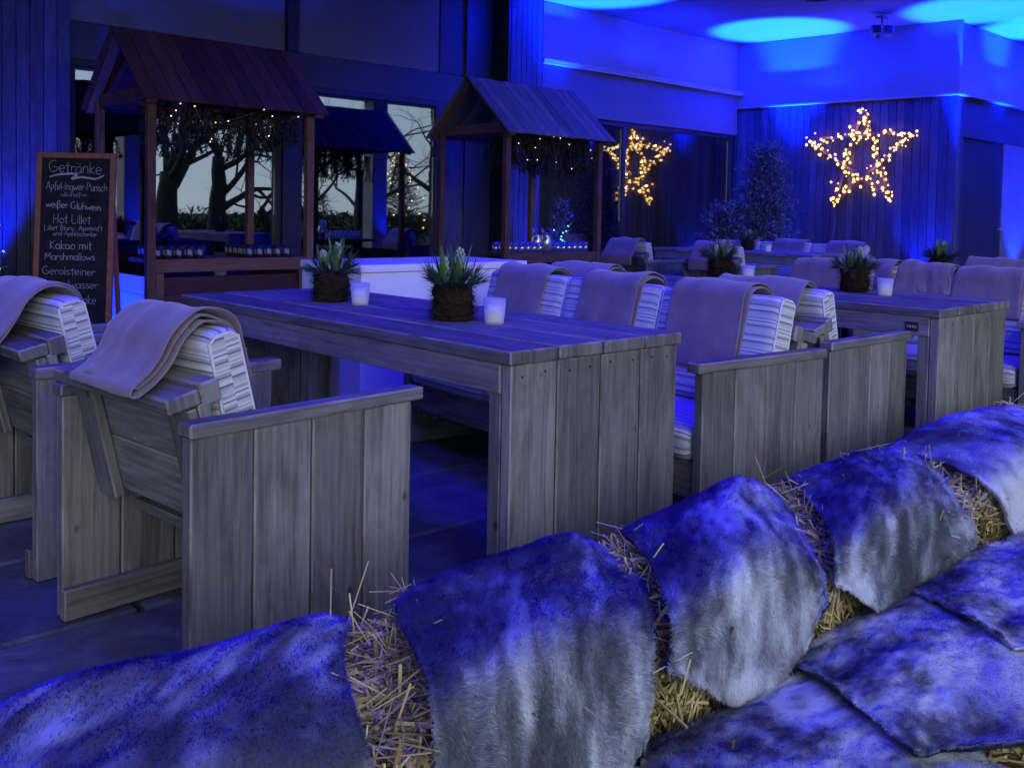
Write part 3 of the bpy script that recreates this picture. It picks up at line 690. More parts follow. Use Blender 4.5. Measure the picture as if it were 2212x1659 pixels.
for i in range(7):
    for j in range(2): mug((SX2+.02+.08*i, SY2+.06+.095*j, .7725), random.uniform(-.6, 1.8), 'glass')
for i in range(6):
    for j in range(2): mug((SX2+.74+.078*i, SY2+.06+.095*j, .7725), random.uniform(-.6, 1.8), 'glass')
# clip jars
for x, lab in ((SX2+.50, 'open clip top jar beside the stall post, left of its twin'), (SX2+.625, 'open clip top jar on the far stall counter, right of its twin')):
    j_ = empty('clip_jar', (x, SY2+.10, .7725), lab, 'jar', 'clip jars on the far stall')
    mb = MB(); lathe(mb, [(0, 0), (.046, 0), (.052, .012), (.053, .12), (.042, .15), (.042, .166), (.046, .17), (.038, .17), (.038, .15), (.048, .118), (.047, .012), (0, .008)], 20); mb.build('jar_body', M['clear'], j_)
    mb = MB(); lathe(mb, [(0, .0085), (.045, .0125), (.046, .10), (.03, .116), (0, .12)], 16); mb.build('filling', M['sugar'], j_)
    mb = MB(); lathe(mb, [(0, 0), (.044, 0), (.046, .008), (.036, .018), (0, .022)], 18); l_ = mb.build('lid', M['clear'], j_); l_.location = (-.012, .045, .20); l_.rotation_euler = (R(62), 0, R(40))
    mb = MB(); tube(mb, [(.045*math.cos(a), .045*math.sin(a), .158) for a in np.linspace(0, 2*PI, 22)], .0018, 5); tube(mb, [(-.005, .044, .158), (-.01, .052, .185), (-.012, .048, .2)], .0018, 5); mb.build('clip', M['steel'], j_)

# ================================================================== DRINKS BOARD
sg_ = empty('drinks_board', (1.99, 6.13, 0), 'tall brown framed blackboard with the drinks menu in white chalk', 'menu board', None, math.atan2(-.678, .735))
SH = 1.465; tilt = Matrix.Rotation(R(-4), 4, 'X')
def sgpart(mb, name, mat, par):
    return mb.build(name, mat, par)
Rt = np.array(Matrix.Rotation(R(-4), 3, 'X'))
def T3(x, y, z): return Rt @ np.array([x, y, z])
mb = MB(); c = T3(0, .0, SH/2); box(mb, c, (.42, .012, SH-.06), 2, Rt, .001); sgpart(mb, 'slate', M['board'], sg_)
mb = MB()
for sx in (-1, 1): box(mb, T3(sx*.2265, 0, SH/2), (.034, .03, SH), 2, Rt, .004)
for zc in (.05, SH-.018): box(mb, T3(0, 0, zc), (.418, .03, .035), 0, Rt, .004)
sgpart(mb, 'frame', M['frame'], sg_)
mb = MB()
for sx in (-1, 1): bar(mb, (sx*.20, .30, 0), T3(sx*.20, .02, SH-.04), .03, .025, (1, 0, 0))
sgpart(mb, 'rear_leg', M['frame'], sg_)
def A(cx, cy, rx, ry, a0, a1, n_=11):
    return [(cx+rx*math.cos(R(a)), cy+ry*math.sin(R(a))) for a in np.linspace(a0, a1, n_)]
G = {
 'a': (.52, [A(.23, .28, .20, .27, 50, 395), [(.43, .56), (.43, .06), (.48, 0)]]),
 'b': (.5, [[(.06, 1), (.06, 0)], A(.24, .27, .19, .27, 160, -160)]),
 'c': (.45, [A(.24, .28, .20, .28, 55, 310)]),
 'd': (.52, [A(.23, .28, .20, .27, 40, 320), [(.44, 1), (.44, 0)]]),
 'e': (.5, [[(.05, .30), (.43, .33)]+A(.24, .30, .20, .28, 10, 310)]),
 'f': (.4, [A(.29, .80, .14, .18, 60, 180)+[(.15, -.22)], [(.02, .52), (.32, .54)]]),
 'g': (.52, [A(.23, .28, .19, .27, 50, 395), [(.43, .56), (.43, -.12)]+A(.24, -.15, .19, .2, 0, -150)]),
 'h': (.5, [[(.06, 1), (.06, 0)], [(.06, .3)]+A(.24, .36, .17, .2, 160, 0)+[(.42, 0)]]),
 'i': (.2, [[(.09, .55), (.09, 0)], [(.09, .72), (.10, .78)]]),
 'k': (.46, [[(.06, 1), (.06, 0)], [(.38, .6), (.07, .26), (.42, 0)]]),
 'l': (.2, [[(.09, 1), (.09, .06), (.14, 0)]]),
 'm': (.74, [[(.06, .58), (.06, 0)], [(.06, .36)]+A(.21, .38, .14, .18, 160, 0)+[(.35, 0)], [(.35, .36)]+A(.50, .38, .14, .18, 160, 0)+[(.64, 0)]]),
 'n': (.5, [[(.06, .58), (.06, 0)], [(.06, .34)]+A(.24, .37, .17, .2, 160, 0)+[(.42, 0)]]),
 'o': (.5, [A(.24, .28, .20, .27, 80, 445)]),
 'p': (.5, [[(.06, .56), (.06, -.34)], A(.24, .29, .19, .26, 160, -160)]),
 'r': (.36, [[(.06, .57), (.06, 0)], [(.06, .34)]+A(.22, .36, .15, .2, 165, 40)]),
 's': (.42, [A(.21, .42, .15, .13, 40, 250, 8)+A(.20, .14, .16, .14, 80, -150, 9)]),
 't': (.38, [[(.18, .92), (.18, .05), (.27, 0)], [(.0, .60), (.36, .63)]]),
 'u': (.5, [[(.06, .56)]+A(.23, .2, .17, .2, 180, 330)+[(.41, .56)], [(.41, .56), (.42, 0)]]),
 'w': (.66, [[(.03, .55), (.16, 0), (.31, .42), (.46, 0), (.60, .56)]]),
 'z': (.45, [[(.04, .55), (.40, .55), (.04, 0), (.42, .01)]]),
 'ä': (.52, [A(.23, .28, .20, .27, 50, 395), [(.43, .56), (.43, .06), (.48, 0)], [(.16, .76), (.17, .82)], [(.34, .76), (.35, .82)]]),
 'ü': (.5, [[(.06, .56)]+A(.23, .2, .17, .2, 180, 330)+[(.41, .56)], [(.41, .56), (.42, 0)], [(.14, .76), (.15, .82)], [(.34, .76), (.35, .82)]]),
 'ß': (.5, [[(.07, -.3), (.08, .7)]+A(.23, .78, .15, .2, 170, -60)+[(.22, .52)]+A(.24, .26, .18, .24, 80, -120)]),
 'A': (.62, [[(.0, 0), (.30, 1), (.52, 0)], [(.12, .36), (.46, .38)]]),
 'B': (.56, [[(.06, 1), (.06, 0)], [(.06, 1)]+A(.20, .76, .20, .24, 80, -80)+[(.07, .52)]+A(.24, .26, .22, .26, 80, -90)+[(.06, 0)]]),
 'G': (.76, [A(.38, .5, .33, .48, 60, 330)+[(.66, .42), (.42, .42)]]),
 'H': (.68, [[(.08, 1), (.08, 0)], [(.54, 1), (.54, 0)], [(.08, .5), (.54, .52)]]),
 'I': (.24, [[(.1, 1), (.1, 0)]]),
 'K': (.58, [[(.08, 1), (.08, 0)], [(.50, 1), (.09, .45), (.52, 0)]]),
 'L': (.54, [[(.08, 1), (.08, .02), (.48, 0)]]),
 'M': (.82, [[(.06, 0), (.12, 1), (.38, .3), (.64, 1), (.72, 0)]]),
 'P': (.56, [[(.08, 1), (.08, 0)], [(.08, .98)]+A(.24, .74, .24, .24, 80, -90)+[(.08, .46)]]),
 'S': (.56, [A(.28, .75, .21, .23, 40, 250, 9)+A(.27, .26, .22, .26, 80, -150, 10)]),
 '-': (.34, [[(.04, .32), (.28, .34)]]), ',': (.2, [[(.1, .08), (.06, -.16)]]), ' ': (.34, []),
}
PXM = .000672
def chalk_line(text, x0, x1, yb, cap, yb2=None, wdt=.0032, seed=0):
    """one handwritten line; x, y in board pixels as measured, strokes become thin raised chalk ribbons"""
    adv = sum(G[c][0] for c in text); sc = (x1-x0)/adv; mb = MB(); X = 0; rr = random.Random(seed)
    for ch in text:
        for st in G[ch][1]:
            P = np.array(st, float); P = crom(P, max(2, len(P)*2)) if len(P) > 2 else P
            jx, jy = rr.uniform(-.01, .01), rr.uniform(-.03, .03)
            px_ = x0+(X+P[:, 0]+jx)*sc; base = yb if yb2 is None else yb+(yb2-yb)*(X/adv)
            py_ = base-(P[:, 1]+jy)*cap
            Q = np.stack([(px_-432)*PXM, np.full(len(P), -.0078), SH-(py_-65)*PXM], 1)
            vs = []; fs = []
            for i in range(len(Q)):
                t_ = Q[min(i+1, len(Q)-1)]-Q[max(i-1, 0)]; t_ /= np.linalg.norm(t_)+1e-9; s_ = np.array([t_[2], 0, -t_[0]])
                ww = wdt*.5*rr.uniform(.7, 1.2)
                for sg in (-1, 1):
                    for yy in (0, .0012): vs.append(Rt@(Q[i]+s_*sg*ww+np.array([0, -yy+.0015, 0])))
            for i in range(len(Q)-1):
                a = 4*i; b_ = a+4
                fs += [[a+1, b_+1, b_+3, a+3], [a, a+1, a+3, a+2][::-1] if i == 0 else [a, b_, b_+1, a+1], [a+2, a+3, b_+3, b_+2]]
            mb.add(vs, fs)
        X += G[ch][0]
    mb.build('chalk_writing', M['chalk'], sg_)
for k, a in enumerate((('Getränke', 178, 672, 246, 108, 262, .0034), ('Apfel-Ingwer-Punsch', 165, 725, 404, 72, 416, .003), ('-alkoholfrei-', 285, 560, 468, 40, 470, .0018),
        ('weißer Glühwein', 168, 672, 568, 66, 596, .0038), ('Hot Lillet', 236, 584, 712, 84, 714, .003), ('Lillet Blanc, Apelsaft', 156, 694, 778, 44, 776, .0024), ('und Apfelscheibe', 238, 642, 826, 42, 830, .0022),
        ('Kakao mit', 212, 602, 950, 78, 952, .0036), ('Marshmallows', 170, 634, 1050, 66, 1048, .0032), ('Gerolsteiner', 150, 642, 1180, 72, 1190, .003), ('Mineralwasser', 128, 666, 1300, 74, 1308, .0028),
        ('Softgetränke', 200, 655, 1440, 80, 1450, .003), ('c', 505, 548, 1585, 66, None, .004))): chalk_line(*a, seed=k)
mb = MB(); P = crom([(193, 292), (250, 272), (330, 262), (440, 262), (395, 306), (470, 288), (540, 294), (620, 302), (690, 268)], 40)
P2 = P.copy(); vs = []; fs = []
for i in range(len(P)):
    t_ = P[min(i+1, 39)]-P[max(i-1, 0)]; t_ /= np.linalg.norm(t_); s_ = np.array([-t_[1], t_[0]])*9*(.55+.45*math.sin(PI*i/39)+.2*random.random())
    for sg in (-1, 1): q = P[i]+s_*sg; vs.append(Rt@np.array([(q[0]-432)*PXM, -.0074-.0006*(i % 2), SH-(q[1]-65)*PXM]))
for i in range(39): fs.append([2*i, 2*i+1, 2*i+3, 2*i+2])
mb.add(vs, fs); o = mb.build('chalk_underline', M['chalk'], sg_); sm = o.modifiers.new('chalk_thickness', 'SOLIDIFY'); sm.thickness = .0008

# ================================================================== LIT STAR
st_ = empty('star_light', (12.76, 6.66, 0), 'large star of brown twigs wound with warm bulbs on the timber wall', 'star light')
def sw(yw, z, off=0):                                   # point on the star plane, local to the star
    return np.array([.09*(6.66-yw)-off, yw-6.66, z])
tips = [(6.65, 2.72), (5.93, 2.33), (6.23, 1.44), (7.03, 1.37), (7.45, 2.30)]
lines = [(0, 2), (2, 4), (4, 1), (1, 3), (3, 0)]
bp = []
for a, b_ in lines:
    p = sw(*tips[a]); q = sw(*tips[b_]); n_ = 9
    for k in range(3):
        P = [p+(q-p)*i/n_+np.array([rng.normal(0, .008), rng.normal(0, .016), rng.normal(0, .014)]) for i in range(n_+1)]
        mb = MB(); tube(mb, P, .009 if k else .013, 6); mb.build('twig', M['twig'], st_)
    for i in range(20):
        f = (i+random.uniform(.1, .9))/20; bp.append(p+(q-p)*f+np.array([-.03, rng.normal(0, .041), rng.normal(0, .038)]))
mb = MB(); lathe(mb, [(.004, .012), (.010, .006), (.017, -.004), (.014, -.014), (.002, -.026)], 8)
first = None
for p in bp:
    if first is None: o = first = mb.build('bulb', M['bulb'], st_)
    else: o = first.copy(); COL.objects.link(o); o.parent = st_
    o.location = p; o.scale = [random.uniform(.9, 1.4)]*3; o.rotation_euler = (random.uniform(-.4, .4), random.uniform(-.4, .4), 0)
mb = MB()
for a, b_ in lines:                                         # the many smaller bulbs of the same strings
    p = sw(*tips[a]); q = sw(*tips[b_])
    for i in range(26):
        c = p+(q-p)*random.random()+np.array([-.025, rng.normal(0, .041), rng.normal(0, .038)]); s_ = random.uniform(.55, .8)
        lathe(mb, [(.004*s_, .012*s_), (.010*s_, .006*s_), (.017*s_, -.004*s_), (.014*s_, -.014*s_), (.002*s_, -.026*s_)], 6, c)
tag(mb.build('small_bulbs', M['bulb'], st_), kind='stuff')
mb = MB(); tube(mb, crom([sw(7.03, 1.38, .02), sw(7.0, 1.1, .01), sw(7.04, .8, .01), sw(7.07, .45, .02)], 14), .004, 5); mb.build('cable', M['cable'], st_)
for a, b_ in lines:
    for f in (.2, .5, .8):
        p = sw(*tips[a])*(1-f)+sw(*tips[b_])*f
        lamp('star_glow', 'POINT', (12.76+p[0]-.06, 6.66+p[1], p[2]), .42, size=.012, color=(1.0, .52, .16))

# ================================================================== FURNITURE
wd = M['wood']
TILT = math.atan2(.095, .41)
def cushion_mesh(L, h, th, r=.034, puff=.016):
    """upright pad: x thickness, y length, z height, stripes follow the height"""
    mb = MB(); prof = []; n_ = 6
    for (cx, cz, a0) in ((th/2-r, r, -90), (th/2-r, h-r, 0), (-th/2+r, h-r, 90), (-th/2+r, r, 180)):
        for i in range(n_+1):
            a = R(a0+90*i/n_); prof.append((cx+r*math.cos(a), cz+r*math.sin(a)))
    full = []
    for i, p in enumerate(prof):
        full.append(p); q = prof[(i+1) % len(prof)]; dd = math.hypot(q[0]-p[0], q[1]-p[1])
        if dd > .06:
            k = int(dd/.03)
            for j in range(1, k): full.append((p[0]+(q[0]-p[0])*j/k, p[1]+(q[1]-p[1])*j/k))
    prof = np.array(full); m_ = len(prof); cen = np.array([0, h/2])
    ys = [-L/2, -L/2+.006, -L/2+.02]+list(np.linspace(-L/2+.05, L/2-.05, max(4, int(L/.05))))+[L/2-.02, L/2-.006, L/2]
    vs = []; off = random.random()*3
    for y in ys:
        e = min(y+L/2, L/2-y); k = 1 if e > .03 else 1-.35*(1-e/.03)**2*(r/ (th/2)) ; bu = puff*math.sin(PI*min(1, max(0, (y+L/2)/L)))**.5
        for p in prof:
            q = np.array(p); dx = bu*math.sin(PI*p[1]/h)*(1 if p[0] > 0 else -1) if abs(p[0]) > th/2-r-.001 else 0
            qq = cen+(q-cen)*np.array([k, 1-(1-k)*th/h])
            vs.append((qq[0]+dx, y, qq[1]))
    fs = []; uv = []
    arc = np.concatenate([[0], np.cumsum(np.linalg.norm(np.diff(np.vstack([prof, prof[:1]]), axis=0), axis=1))])
    for i in range(len(ys)-1):
        for k in range(m_):
            k2 = (k+1) % m_; fs.append([i*m_+k, i*m_+k2, (i+1)*m_+k2, (i+1)*m_+k])
            z1, z2 = prof[k][1]+off, prof[k2][1]+off
            if prof[k][1] > h-r*1.01 and prof[k2][1] > h-r*1.01:   # across the top the stripes follow the width
                z1 = h+off+(th/2-prof[k][0]); z2 = h+off+(th/2-prof[k2][0])
            uv.append([(ys[i], z1), (ys[i], z2), (ys[i+1], z2), (ys[i+1], z1)])
    nside = len(fs)
    for base, rev in ((0, True), ((len(ys)-1)*m_, False)):                 # end caps in two halves, seam down the middle
        for sgn, uo in ((1, .03), (-1, .03 if L > .56 else .046)):
            ids = [k for k in range(m_) if prof[k][0]*sgn > 0]; st = ids
            if sgn < 0 or True:
                j = [i for i in range(len(ids)) if (ids[i]-ids[i-1]) % m_ != 1]; j = j[0] if j else 0; st = ids[j:]+ids[:j]
            P_ = [(vs[base+k], prof[k]) for k in st]; y = vs[base][1]
            zt, zb = max(p[0][2] for p in P_), min(p[0][2] for p in P_)
            mids = [(0, y, zb), (0, y, zt)] if sgn > 0 else [(0, y, zt), (0, y, zb)]
            b0 = len(vs); vs += [mids[0], mids[1]]
            ring = [b0]+[base+k for k in st]+[b0+1]; co = [vs[i] for i in ring]
            if rev: ring = ring[::-1]; co = co[::-1]
            fs.append(ring); uv.append([(c[0], c[2]+off+uo) for c in co])
    mb.add(vs, fs, uv, .5, True); mb.sm[-4:] = [False]*4
    # piping round both long edges
    return mb
def piping(L, h, th, sy):
    a, b_ = th/2-.010, h-.010; y = sy*(L/2-.003); mb = MB()
    P = [(-a, y, .02), (-a-.003, y, h*.5), (-a, y, b_-.014), (-a+.02, y, b_), (0, y, b_), (a-.02, y, b_), (a, y, b_-.014), (a+.003, y, h*.5), (a, y, .02)]
    tube(mb, P, .0042, 5); return mb
SEATS = []
def seat(x0, yc, W_, ncush, flip, label, cat, group, cushions=True, yaw=0):
    """armchair or bench; local x = forward, origin at the back on the floor"""
    t = empty('armchair' if ncush == 1 else 'bench', (x0, yc, 0), label, cat, group, (PI if flip else 0)+R(yaw)); SEATS.append((x0, yc, (PI if flip else 0)+R(yaw)))
    Lc = .672; AH = .652; inn = W_/2-.062
    for sy in (-1, 1):
        mb = MB(); n_ = 4; pw = Lc/n_
        for i in range(n_): box(mb, (.006+pw*(i+.5), sy*(W_/2-.033), (AH-.036)/2), (pw-random.uniform(.003, .006), .04, AH-.037), 2, None, .004)
        mb.build('side_panel', wd, t)
        mb = MB(); box(mb, (.355, sy*(W_/2-.03), AH-.0175), (.71, .060, .035), 0, np.array(Matrix.Rotation(R(random.uniform(-.25, .25)), 3, 'Y')), .005); mb.build('armrest', wd, t)
        mb = MB(); box(mb, (.335, sy*(W_/2-.070), .045), (.67, .032, .085), 0); mb.build('floor_batten', wd, t)
    lean = np.array(Matrix.Rotation(-TILT, 3, 'Y'))
    iw = 2*inn-.008
    mb = MB()                                   # two broad boards, leaning
    for z0, z1 in ((.0, .160), (.163, .325)):
        c = lean@np.array([0, 0, (z0+z1)/2]); box(mb, (c[0]+.145, 0, c[2]+.365), (.032, iw, z1-z0), 1, lean, .004)
    mb.build('backrest', wd, t)
    for sy in (-1, 1):
        mb = MB(); c = lean@np.array([-.031, 0, .155]); box(mb, (c[0]+.145, sy*(iw/2-.052), c[2]+.362), (.028, .10, .335), 2, lean, .004); mb.build('back_brace', wd, t)
    mb = MB(); c = lean@np.array([-.048, 0, .345]); box(mb, (c[0]+.145, 0, c[2]+.365), (.085, iw+.004, .038), 1, lean, .005)
    c = lean@np.array([.022, 0, .345]); box(mb, (c[0]+.145, 0, c[2]+.365), (.052, iw+.004, .058), 1, lean, .005); mb.build('back_cap', wd, t)
    mb = MB()
    for i in range(4): box(mb, (.26+.112*i, 0, .285), (.108, iw, .028), 1)
    box(mb, (.64, 0, .235), (.03, iw, .125), 1); mb.build('seat_frame', wd, t)
    if cushions:
        cw = iw/ncush
        for k in range(ncush):
            y = -iw/2+cw*(k+.5)
            sc_ = cushion_mesh(cw-.012 if ncush > 1 else cw-.02, .46, .115); o = sc_.build('seat_cushion', M['stripe'], t); o.rotation_euler = (0, R(90), 0); o.location = (.22, y, .358)
            o.rotation_euler = (0, R(90), 0)
            bl = cw-.012 if ncush > 1 else min(cw-.02, .53)
            o = cushion_mesh(bl, .44, .10).build('back_cushion', M['stripe'], t); o.location = (.242, y, .415); o.rotation_euler = (0, -TILT, 0)
            for sy in (-1, 1): piping(bl, .44, .10, sy).build('piping', M['stripe'], o)
    return t
def table(x0, y0, label, w=.775, L=2.14, plate=False):
    t = empty('table', (x0, y0, 0), label, 'table', 'long plank tables'); TH = .76
    mb = MB(); n_ = 4; pw = w/n_
    for i in range(n_): box(mb, (pw*(i+.5), L/2, TH-.02+random.uniform(-.0015, .0015)), (pw-random.uniform(.006, .010), L+random.uniform(-.006, .006), .04), 1, None, .005)
    mb.build('tabletop', wd, t)
    for ye, sg in ((.032, 1), (L-.032, -1)):
        mb = MB()
        for i in range(n_): box(mb, (.014+(w-.028)/n_*(i+.5), ye, (TH-.042)/2), ((w-.028)/n_-random.uniform(.004, .008), .04, TH-.043), 2, None, .004)
        mb.build('end_panel', wd, t)
        for i in range(n_ if sg > 0 and x0 < 5 else 0):
            for dx in (.045, -.045):
                mb = MB(); lathe(mb, [(.0001, .0), (.0042, .0), (.0042, .0006), (.0001, .0010)], 8); sc_ = mb.build('screw', M['black'], t)
                sc_.location = (.014+(w-.028)/n_*(i+.5)+dx*random.uniform(.8, 1.2), ye-.0204, TH-.075+random.uniform(-.006, .006)); sc_.rotation_euler = (R(90), 0, 0)
        for xx in (.042, w-.042):
            mb = MB(); box(mb, (xx, ye+sg*.048, .318), (.05, .05, .636), 2); mb.build('leg', wd, t)
    for xx in (.027, w-.027):
        mb = MB(); box(mb, (xx, L/2, TH-.085), (.032, L-.108, .085), 1); mb.build('apron', wd, t)
    if plate:
        mb = MB(); box(mb, (.009, .13, TH-.087), (.004, .06, .04), 1, None, .001); p_ = mb.build('maker_plate', M['black'], t)
        mb = MB()
        for k in range(4): box(mb, (.0064, .112+.012*k, TH-.087), (.0012, .007, .012), 1, None, .0002)
        mb.build('lettering', M['metalbox'], p_)
    return t
GC = 'wooden armchairs and benches round the tables'
seat(.8945, 2.428, .742, 1, False, 'nearest weathered wood armchair, its panelled right side towards the straw bales', 'armchair', GC, yaw=5.2)
seat(.872, 3.42, .742, 1, False, 'weathered wood armchair cut by the left edge in front of the drinks board', 'armchair', GC, yaw=3.2)
seat(.87, 4.40, .742, 1, False, 'armchair mostly hidden behind the two nearest ones, one arm showing', 'armchair', GC, yaw=1)
table(1.785, 1.935, 'long grey plank table in the middle with two plants and two candles')
seat(3.416, 2.8185, 1.97, 3, True, 'striped cushion bench with three draped blankets behind the middle table', 'bench', GC, yaw=-5.5)
seat(3.505, 2.292, .742, 1, False, 'armchair standing back to back with the near end of the middle bench', 'armchair', GC)
seat(3.60, 3.46, .742, 1, False, 'armchair behind the far end of the middle bench, only its blanket showing', 'armchair', GC)
table(4.18, 1.79, 'long plank table at the right with a small dark plate on its apron', plate=True)
seat(5.80, 3.12, .742, 1, True, 'armchair behind the plant on the right hand table', 'armchair', GC)
seat(5.80, 2.24, .99, 2, True, 'two seat bench at the right edge behind the right hand table', 'bench', GC)
seat(5.87, 3.10, .742, 1, False, 'armchair back to back behind the plant armchair of the right hand table', 'armchair', GC)
seat(5.87, 2.14, .742, 1, False, 'armchair behind the two seat bench at the right edge', 'armchair', GC)
table(6.60, 1.80, 'plank table hidden behind the right hand seats, carrying one plant')
seat(8.2, 7.08, .742, 1, False, 'far armchair with blue lit back beside the far stall', 'armchair', GC)
seat(8.2, 5.88, .742, 1, False, 'far armchair behind the left plant of the right hand table', 'armchair', GC)
table(9.2, 5.30, 'farthest plank table below the fir trees')
seat(10.75, 6.46, 2.26, 3, True, 'farthest bench with three draped blankets below the lit star', 'bench', GC)

# ------------------------------------------------------------------ blankets
def blanket(si, ly, w, path, label, seed, waves=.010, layers=2, skew=0, gap=.007):
    """folded fleece throw hung over a back cushion; path in the seat's own x (forward) and z"""
    rg = np.random.default_rng(seed)
    P = crom(np.array(path, float), 60); tg = np.gradient(P, axis=0); tg /= np.linalg.norm(tg, axis=1, keepdims=True); nn = np.stack([tg[:, 1], -tg[:, 0]], 1)
    if nn[30, 1] < 0: nn = -nn
    o = None; mb = MB(); m_ = 26
    def sheet(Q, yl, yr, sd, amp):
        k = len(Q); vs = []
        for i in range(k):
            s_ = i/(k-1)
            for j in range(m_):
                f = j/(m_-1); y = yl+(yr-yl)*f+.020*(vnoise(s_*3+sd*5+f*1.5, 0, 5)-.5)*2+skew*(s_-.5)
                env = abs(s_-.5)*2
                dz = amp*(fbm(f*3.1+sd*7.3, s_*1.6+sd, 11)-.5)*2*(.2+.9*env)+.006*(vnoise(f*7+sd*3, s_*7, 3)-.5)+.007*math.sin(f*9+s_*5+sd*11+3*vnoise(f*2+sd, s_*2, 8))*env
                t1 = Q[min(i+1, k-1)]-Q[max(i-1, 0)]; t1 /= np.linalg.norm(t1); n1 = np.array([-t1[1], t1[0]]);
                if sheet.sg < 0: n1 = -n1
                q = Q[i]+n1*dz
                vs.append((q[0], y, q[1]))
        fs = [[i*m_+j, i*m_+j+1, (i+1)*m_+j+1, (i+1)*m_+j] for i in range(k-1) for j in range(m_-1)]
        mb.add(vs, fs, None, .5, True)
    # inner run, rounded fold at the front hem, outer run
    inner = P[:-3] if True else P; outer = P+nn*(gap+.009)
    tip = P[-1]+tg[-1]*.016+nn[-1]*(gap+.009)*.5
    Q = np.vstack([P[3:], tip[None], outer[::-1]])
    t0 = Q[1]-Q[0]; n0 = np.array([-t0[1], t0[0]]); sheet.sg = 1 if n0 @ nn[4] > 0 else -1
    a0 = Q[10]-Q[9]; sheet.sg = 1
    sheet(Q, -w/2, w/2, seed*.37, waves)
    if layers > 2:
        mid = P+nn*(gap+.009)*.5; sheet(mid[6:-2], -w/2+.006, w/2-.008, seed*.37+.01, waves)
    ob = mb.build('blanket', M['fleece']); x0, yc, rz = SEATS[si]; ob.location = (x0-ly*math.sin(rz), yc+ly*math.cos(rz), 0); ob.rotation_euler = (0, 0, rz)
    s_ = ob.modifiers.new('cloth_thickness', 'SOLIDIFY'); s_.thickness = .006; s_.offset = 0
    b_ = ob.modifiers.new('smooth', 'SUBSURF'); b_.levels = 1; b_.render_levels = 1
    tag(ob, label, 'blanket', 'taupe fleece blankets draped over the seats')
    return ob
def hang(front, rear, top=.868):
    """rear hem (height rear, or 'cap' = spread out on the cap board), over the cushion top, front hem at height front"""
    fx_ = lambda z: .242+.058-(z-.415)*.2317
    if rear == 'cap': pts = [(-.05, .700), (-.008, .728), (.028, .772), (.056, .826)]
    elif rear == 'over': pts = [(-.055, .60), (-.045, .68), (-.005, .735), (.030, .785), (.058, .832)]
    else: pts = [(.045, rear), (.055, (rear+.83)/2), (.066, .838)]
    pts += [(.105, top-.002), (.150, top), (fx_(.83)-.010, .846), (fx_(.79), .79), (fx_(.70)+.004, .70)]
    if front < .66: pts.append((fx_(front)+.008, front))
    return pts
BL = blanket
BL(0, -.045, .335, hang(.72, 'cap')[::-1], 'blanket on the nearest armchair, hanging down the back onto the cap board', 1, .034, 3, .03, .012)
BL(1, .05, .41, hang(.66, 'over')[::-1], 'blanket on the armchair cut by the left edge', 2, .016, 3)
BL(3, -.63, .38, hang(.615, .72), 'blanket hung at the far end of the middle bench', 3, .012, 3)
BL(3, .0, .375, hang(.58, .72), 'blanket in the centre of the middle bench with its folded edge showing', 4, .012, 3)
BL(3, .58, .39, hang(.56, .72), 'blanket at the near end of the middle bench', 5, .010, 2)
BL(4, .02, .42, hang(.66, 'over')[::-1], 'blanket on the armchair back to back with the middle bench, hanging towards it', 6, .012, 3)
BL(5, .0, .42, hang(.68, 'over')[::-1], 'blanket peeping out behind the far end of the middle bench', 7, .010, 2)
BL(6, -.05, .40, hang(.62, .72), 'blanket behind the plant on the right hand table', 8, .010, 2)
BL(7, -.26, .32, hang(.70, .72), 'crumpled blanket with loose layered hem behind the candle on the right hand table', 9, .034, 3, .02, .014)
BL(7, .11, .36, hang(.62, .72), 'broad blanket at the right edge behind the right hand table', 10, .016, 2, -.03)
BL(8, -.05, .40, hang(.66, 'over')[::-1], 'blanket end on the armchair back to back with the plant armchair', 11, .010, 2)
BL(9, .11, .34, hang(.66, 'over', .905)[::-1], 'blanket lying higher behind the broad blanket at the right edge', 12, .010, 2)
BL(10, .03, .42, hang(.66, 'over')[::-1], 'blanket on the far armchair beside the far stall', 13, .014, 2)
BL(11, .02, .42, hang(.66, 'over')[::-1], 'blanket on the far armchair behind the left plant', 14, .020, 2, .05)
BL(12, -.56, .30, hang(.66, .72), 'blanket on the farthest bench beside the far plant', 15, .012, 2)
BL(12, .06, .42, hang(.62, .72), 'blanket in the middle of the farthest bench', 16, .012, 2)
BL(12, .80, .44, hang(.60, .72), 'blanket at the right end of the farthest bench', 17, .012, 2)

# ------------------------------------------------------------------ white bar box behind the middle table
wb = empty('white_counter', (2.92, 4.36, 0), 'plain white waist high counter between the middle table and the stalls', 'counter')
mb = MB(); bx(mb, 0, 1.22, 0, .62, 0, .80); mb.build('body', M['boxwhite'], wb)
mb = MB(); bx(mb, -.008, 1.228, -.008, .628, .803, .845, 0, .004); mb.build('top', M['boxwhite'], wb)

# ------------------------------------------------------------------ plants and candles
def blade(V, T_, TI, p, d, L, w, curl, tint, sec=6):
    p = np.array(p, float); d = np.array(d, float); d /= np.linalg.norm(d); s_ = np.cross(d, (0, 0, 1.)); s_ = s_/(np.linalg.norm(s_)+1e-6)
    u_ = np.cross(s_, d); b0 = len(V)
    for i in range(sec+1):
        f = i/sec; ww = w*.5*(math.sin(PI*min(1, .18+f*.82))**.7 if f < 1 else .02); fold = .25*ww
        V.append(p-s_*ww+u_*fold); V.append(p-u_*fold*.6); V.append(p+s_*ww+u_*fold); TI += [tint*(.75+.35*f)]*3
        d = d+np.array([0, 0, -curl/sec]); d /= np.linalg.norm(d); p = p+d*L/sec; u_ = np.cross(s_, d)
    for i in range(sec):
        for k in (0, 1):
            a = b0+3*i+k; T_.append((a, a+1, a+4)); T_.append((a, a+4, a+3))
